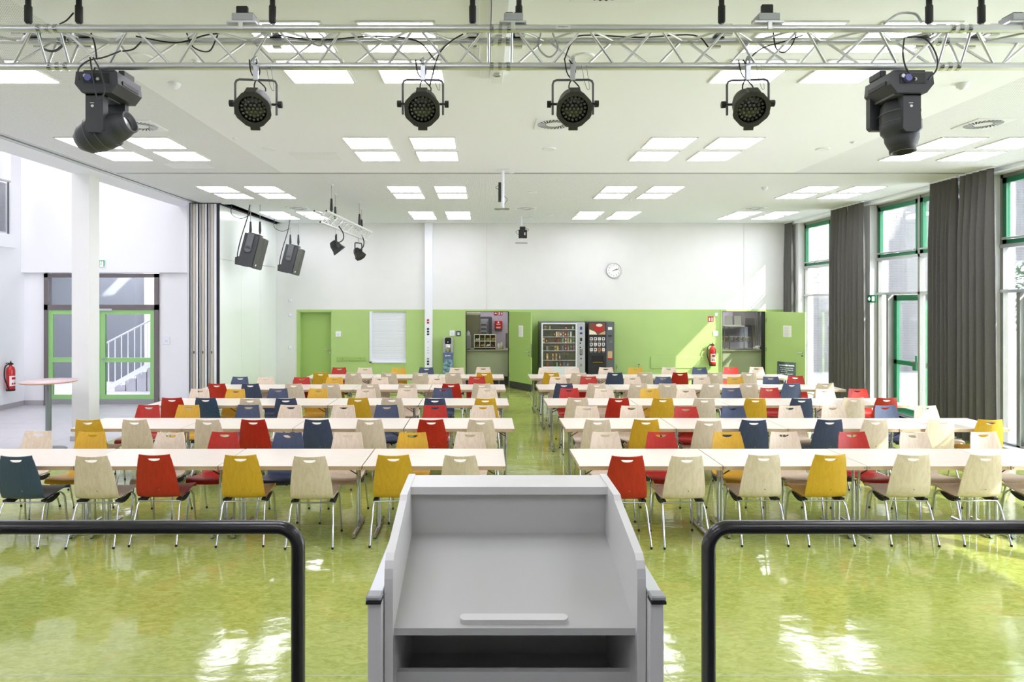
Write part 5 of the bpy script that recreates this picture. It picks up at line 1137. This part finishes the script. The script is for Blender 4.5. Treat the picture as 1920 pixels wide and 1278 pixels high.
def make_chair():
    t=thing('dining_chair','x','chair',(0,0,0))
    s=bpy.data.objects.new('seat_shell',SHM['natural']); COL.objects.link(s); s.parent=t
    rl=[(.198,-.10,.405),(.205,-.14,.36),(.224,-.262,.018)]; fl_=[(.198,.16,.41),(.203,.185,.37),(.216,.225,.018)]
    for sg in (-1,1):
        for p_ in (rl,fl_):
            q=[(sg*x,y,z) for x,y,z in p_]
            lg=MB().tube(q,.0092,8).build('leg','chrome',t)
            e=q[-1]; MB().tube([(e[0],e[1],.022),(e[0],e[1],0)],.0115,8).build('foot_cap','rubber',lg)
    m=MB()
    for sg in (-1,1): m.tube(curve_pts([(sg*.198,-.10,.405),(sg*.192,-.06,.424),(sg*.186,.05,.424),(sg*.190,.13,.428),(sg*.198,.16,.41)],3),.0092,8)
    m.tube([(-.197,-.115,.398),(.197,-.115,.398)],.0085,8); m.tube([(-.19,.10,.418),(.19,.10,.418)],.0085,8)
    m.build('seat_frame','chrome',t)
    m=MB()
    for sg in (-1,1):
        m=MB(); m.prism([(-.125,.424),(-.12,.402),(-.07,.380),(-.01,.376),(.05,.390),(.10,.415),(.10,.432),(.03,.430),(-.06,.424)],'x',sg*.165,sg*.206); m.build('seat_bearing','rubber',t)
    m=MB(); 
    m.tube([(.03,-.188,.53),(.03,-.196,.53)],.005,8)
    m.v=[(x,y,z) for x,y,z in m.v]; m.build('back_screw','steel',t)
    return t
C0=make_chair(); CT=tree(C0); cused=False
NEAR={
 ('foyer',0):[(27,856,'teal'),(168.5,856,'natural'),(286,851,'red'),(448,854,'yellow'),(578.6,856.5,'natural'),(735.5,854,'yellow'),(864.5,855,'natural')],
 ('window',0):[(1177,856,'red'),(1287,856,'natural'),(1433,849.5,'natural'),(1557,851,'yellow'),(1716.6,849,'natural'),(1851,852,'natural'),(1990,853,'natural')],
 ('foyer',1):[(163,785.5,'yellow'),(251,785,'natural'),(389.6,787,'natural'),(474.6,785,'red'),(594,785,'blue'),(691,786,'natural'),(807.6,785,'red'),(902.5,786,'natural')],
 ('window',1):[(1120,787,'natural'),(1213,787,'yellow'),(1329.6,789.5,'natural'),(1415.8,788,'blue'),(1558.6,787,'blue'),(1642.5,787,'natural'),(1768,787,'natural'),(1860,787,'yellow')],
 ('foyer',2):[(320,744,'red'),(383.7,746,'teal'),(468.5,747.5,'natural'),(534,747,'blue'),(670.7,745,'yellow'),(734,743,'natural'),(816,748,'blue'),(909,747,'yellow')],
 ('window',2):[(1083,743,'natural'),(1159.4,746.5,'red'),(1242.5,746.5,'yellow'),(1322,747.5,'natural'),(1417.7,747,'yellow'),(1505,748,'blue'),(1603,746,'natural'),(1665,744,'red')],
 ('foyer',3):[(406,720.5,'red'),(468.4,720,'blue'),(551,720,'natural'),(619,720,'natural'),(694,721,'natural'),(763.8,720,'natural'),(845,720,'red'),(903.4,720,'natural')],
 ('window',3):[(1058,719,'blue'),(1119,719,'natural'),(1197,719,'natural'),(1253,719,'natural'),(1333,719,'natural'),(1406,719,'natural'),(1485,718.5,'blue'),(1548,718,'natural')],
 ('foyer',4):[(601.6,698.5,'yellow'),(661.6,698.5,'natural'),(728.7,699,'natural'),(787.8,699,'natural'),(850,698,'natural'),(909,698,'yellow')],
 ('window',4):[(1034.6,698.5,'yellow'),(1085,699,'natural'),(1154,698,'blue'),(1209,698,'natural'),(1275,697.5,'red'),(1340.6,698,'natural'),(1405,698,'natural')]}
FAR={
 ('foyer',0):[(74,807,'natural'),(174.6,809,'yellow'),(322.5,810,'natural'),(421.7,809,'red'),(543,810,'blue'),(654,810,'natural'),(775,810,'yellow'),(879.5,809,'natural')],
 ('window',0):[(1136,809,'natural'),(1237,809,'red'),(1361.4,809,'yellow'),(1468.5,809,'natural'),(1596.6,809,'red'),(1710,810,'natural'),(1842.5,809,'natural'),(1960,809,'yellow')],
 ('foyer',1):[(279.7,757.5,'red'),(354.4,758,'yellow'),(466,758,'blue'),(544.8,758,'natural'),(644,758,'natural'),(726,758,'blue'),(817,759,'red'),(904.5,759,'natural')],
 ('window',1):[(1098.6,761,'natural'),(1185,760,'natural'),(1285,762,'red'),(1373,761,'blue'),(1479,760,'natural'),(1560,760,'natural'),(1659,759.5,'blue'),(1732.7,760,'natural')],
 ('foyer',2):[(375.6,728.5,'natural'),(442,729,'yellow'),(523.4,728,'blue'),(596,728,'yellow'),(686.5,728.5,'natural'),(764.7,727,'natural'),(829.4,727,'blue'),(914,727,'natural')],
 ('window',2):[(1068,727.5,'red'),(1132,728,'natural'),(1217.5,728,'yellow'),(1284.4,728.5,'natural'),(1369.8,727,'blue'),(1440.6,726,'red'),(1546,729,'natural'),(1606,728.5,'red')],
 ('foyer',3):[(451,706,'blue'),(500,707.5,'natural'),(567,707,'red'),(628.8,707,'yellow'),(713,707,'natural'),(819.6,707,'natural'),(894.6,705.5,'red')],
 ('window',3):[(1045.7,706,'natural'),(1102.5,705.5,'red'),(1185,706,'natural'),(1242,706,'blue'),(1314.4,706,'natural'),(1378,706,'yellow'),(1445,706,'blue'),(1490.6,704.5,'red')],
 ('foyer',4):[(636.6,688.5,'red'),(684.6,689,'natural'),(747,689,'yellow'),(799,688.5,'blue'),(857,689,'natural'),(906.8,688,'natural')],
 ('window',4):[(1022.8,689,'natural'),(1073,689,'natural'),(1136,688.5,'natural'),(1191,688.5,'yellow'),(1253.8,688.5,'natural'),(1311.5,688.5,'blue'),(1369,688,'red'),(1417.7,687.5,'natural')]}
CN={'natural':'pale beech','red':'red stained','blue':'navy blue','teal':'dark teal','yellow':'mustard yellow'}
RC=random.Random(5)
def put(lst, blk, r, near):
    global cused
    order=sorted(lst,key=lambda c:abs(c[0]-970))
    for (px,py,c) in lst:
        Y=F*(H-.875)/(py-CY)
        if near: Y=min(max(Y,YT[r]-.17),YT[r]-.095)
        else: Y=min(max(Y,YT[r]+TD+.13),YT[r]+TD+.36)
        x=(px-CX)*Y/F
        o=C0 if not cused else None
        if o is None: allc=dup(CT); o=allc[0]
        else: allc=[C0]+[k for k in bpy.data.objects if k.parent==C0]
        cused=True
        for k in allc:
            if k.name.split('.')[0]=='seat_shell': k.data=SHM[c]
        rz=RC.uniform(-.045,.045)
        oy=.25 if near else -.25
        o.location=(x,Y+oy,0); o.rotation_euler=(0,0,rz+(0 if near else PI))
        if not near: o.location.y = Y-.25
        k=order.index((px,py,c))
        o['label']='%s plywood chair, %s from aisle, %s side of %s row, %s block'%(CN[c],ORD[k],'near' if near else 'far',ROWS[r],blk)
        o['group']='plywood chairs along the table rows'
for (blk,r),lst in NEAR.items(): put(lst,blk,r,True)
for (blk,r),lst in FAR.items(): put(lst,blk,r,False)
# ------------------------------------------------------------------ lectern
lt=thing('lectern','light grey rolling lectern with sloped desk standing on the stage','lectern',(.072,1.7,.67))
ox,oy,oz=.072,1.7,.67
XL,XR=-.213-ox,.357-ox
def LZ(py,Y): return H-(py-CY)*Y/F-oz
Yf=1.55
zA,zB,zC=LZ(1085,1.53),LZ(1052,1.55),LZ(938,1.80); zT=LZ(896.8,1.99)
prof=[(1.53-oy,-.0+.06),(1.53-oy,zA),(1.534-oy,zA+.022),(1.543-oy,zA+.038),(1.56-oy,zA+.05),(1.80-oy,zC),(1.815-oy,zC+.012),(1.985-oy,zT+.004),(2.03-oy,zT+.004),(2.03-oy,.06)]
for x in (XL,XR):
    s=-1 if x<0 else 1
    MB().prism(prof,'x',x,x+s*.02).build('side_panel','lectern_light',lt)
MB().box(XL,1.90-oy,zT-.022,XR,2.03-oy,zT).build('top_board','lectern_light',lt)
MB().box(XL,1.93-oy,.1,XR,1.95-oy,zT-.022).build('back_panel','lectern_grey',lt)
zb_,zf_=LZ(999.5,1.93),LZ(1177,1.55)
m=MB(); m.prism([(1.55-oy,zf_),(1.93-oy,zb_),(1.93-oy,zb_-.017),(1.55-oy,zf_-.017)],'x',XL,XR); dk=m.build('desk_board','lectern_grey',lt)
# pen stop
m=MB(); sl=math.atan2(zb_-zf_,.38); m.M=Matrix.Translation(((963.5-CX)*1.57/F-ox,1.572-oy,zf_+.006))@Matrix.Rotation(sl,4,'X')
prs=[(.095*s1+ .011*math.cos(a)*1.0, .011*math.sin(a)) for s1,rng in ((1,range(-4,5)),(-1,range(4,13))) for a in [k*PI/8 for k in rng]]
prs=[(.118*s1+.011*math.cos(a),.011*math.sin(a)) for s1,rng in ((1,range(-4,5)),(-1,range(4,13))) for a in [k*PI/8 for k in rng]]
m.prism(prs,'z',-.002,.012); m.build('pen_stop','lectern_light',dk)
zs_=LZ(1225,1.93)
MB().box(XL,1.56-oy,zs_-.018,XR,1.93-oy,zs_).build('inner_shelf','lectern_grey',lt)
MB().box(XL,1.60-oy,zs_,XR,1.618-oy,LZ(1259,1.60)).build('shelf_lip','lectern_grey',lt)
MB().box(XL,1.6-oy,.12,XR,1.93-oy,.14).build('bottom_shelf','lectern_grey',lt)
for x,s in ((XL-.022,-1),(XR+.022,1)):
    zc_=LZ(1120,1.49)
    c_=MB().box(x,1.50-oy,.03,x+s*.032,1.93-oy,zc_-.008,bev=.002).build('side_column','lectern_light',lt)
    MB().box(x+s*.000,1.50-oy,zc_-.008,x+s*.033,1.93-oy,zc_+.001,bev=.002).build('column_top','silver_paint',c_)
    MB().box(x-s*.001,1.485-oy,zc_-.014,x+s*.034,1.52-oy,zc_-.007,bev=.001).build('black_gasket','rubber',c_); MB().box(x-s*.001,1.486-oy,zc_-.007,x+s*.034,1.522-oy,zc_+.004,bev=.003).build('end_cap','kitchen_grey',c_)
    MB().box(x-s*.003,1.55-oy,.05,x+s*.001,1.56-oy,zc_-.02).build('column_groove','rubber',c_)
MB().box(XL-.06,1.45-oy,.0,XR+.06,2.02-oy,.03,bev=.005).build('base_plate','graphite_light',lt)
# ------------------------------------------------------------------ stage rails
def rail(px_in, side, label):
    Yr=1.99; x=(px_in-CX)*Yr/F; z=H-(988-CY)*Yr/F; r=.021; R_=.062
    t=thing('stage_railing',label,'railing',(x,Yr,.67),group='black tubular rails at the stage edge')
    s=side; zz=z-.67; far=s*2.6
    pts=[(0,0,0),(0,0,zz-R_)]+[(s*R_*(1-math.cos(a)),0,zz-R_+R_*math.sin(a)) for a in [k*PI/2/10 for k in range(1,11)]]
    end=[(far-s*R_+s*R_*math.sin(a),0,zz-R_+R_*math.cos(a)) for a in [k*PI/2/10 for k in range(0,11)]]+[(far,0,0)]
    MB().tube(pts+end,r,20).build('rail_tube','powder_black',t)
    for xx in (0,far): 
        m=MB(); m.M=Matrix.Translation((xx,0,0)); m.lathe([(0,.01),(.05,.01),(.052,0),(0,0)],20); m.build('floor_flange','powder_black',t)
rail(559,-1,'black tubular stage rail on the foyer side of the lectern'); rail(1328.5,1,'black tubular stage rail on the window side of the lectern')
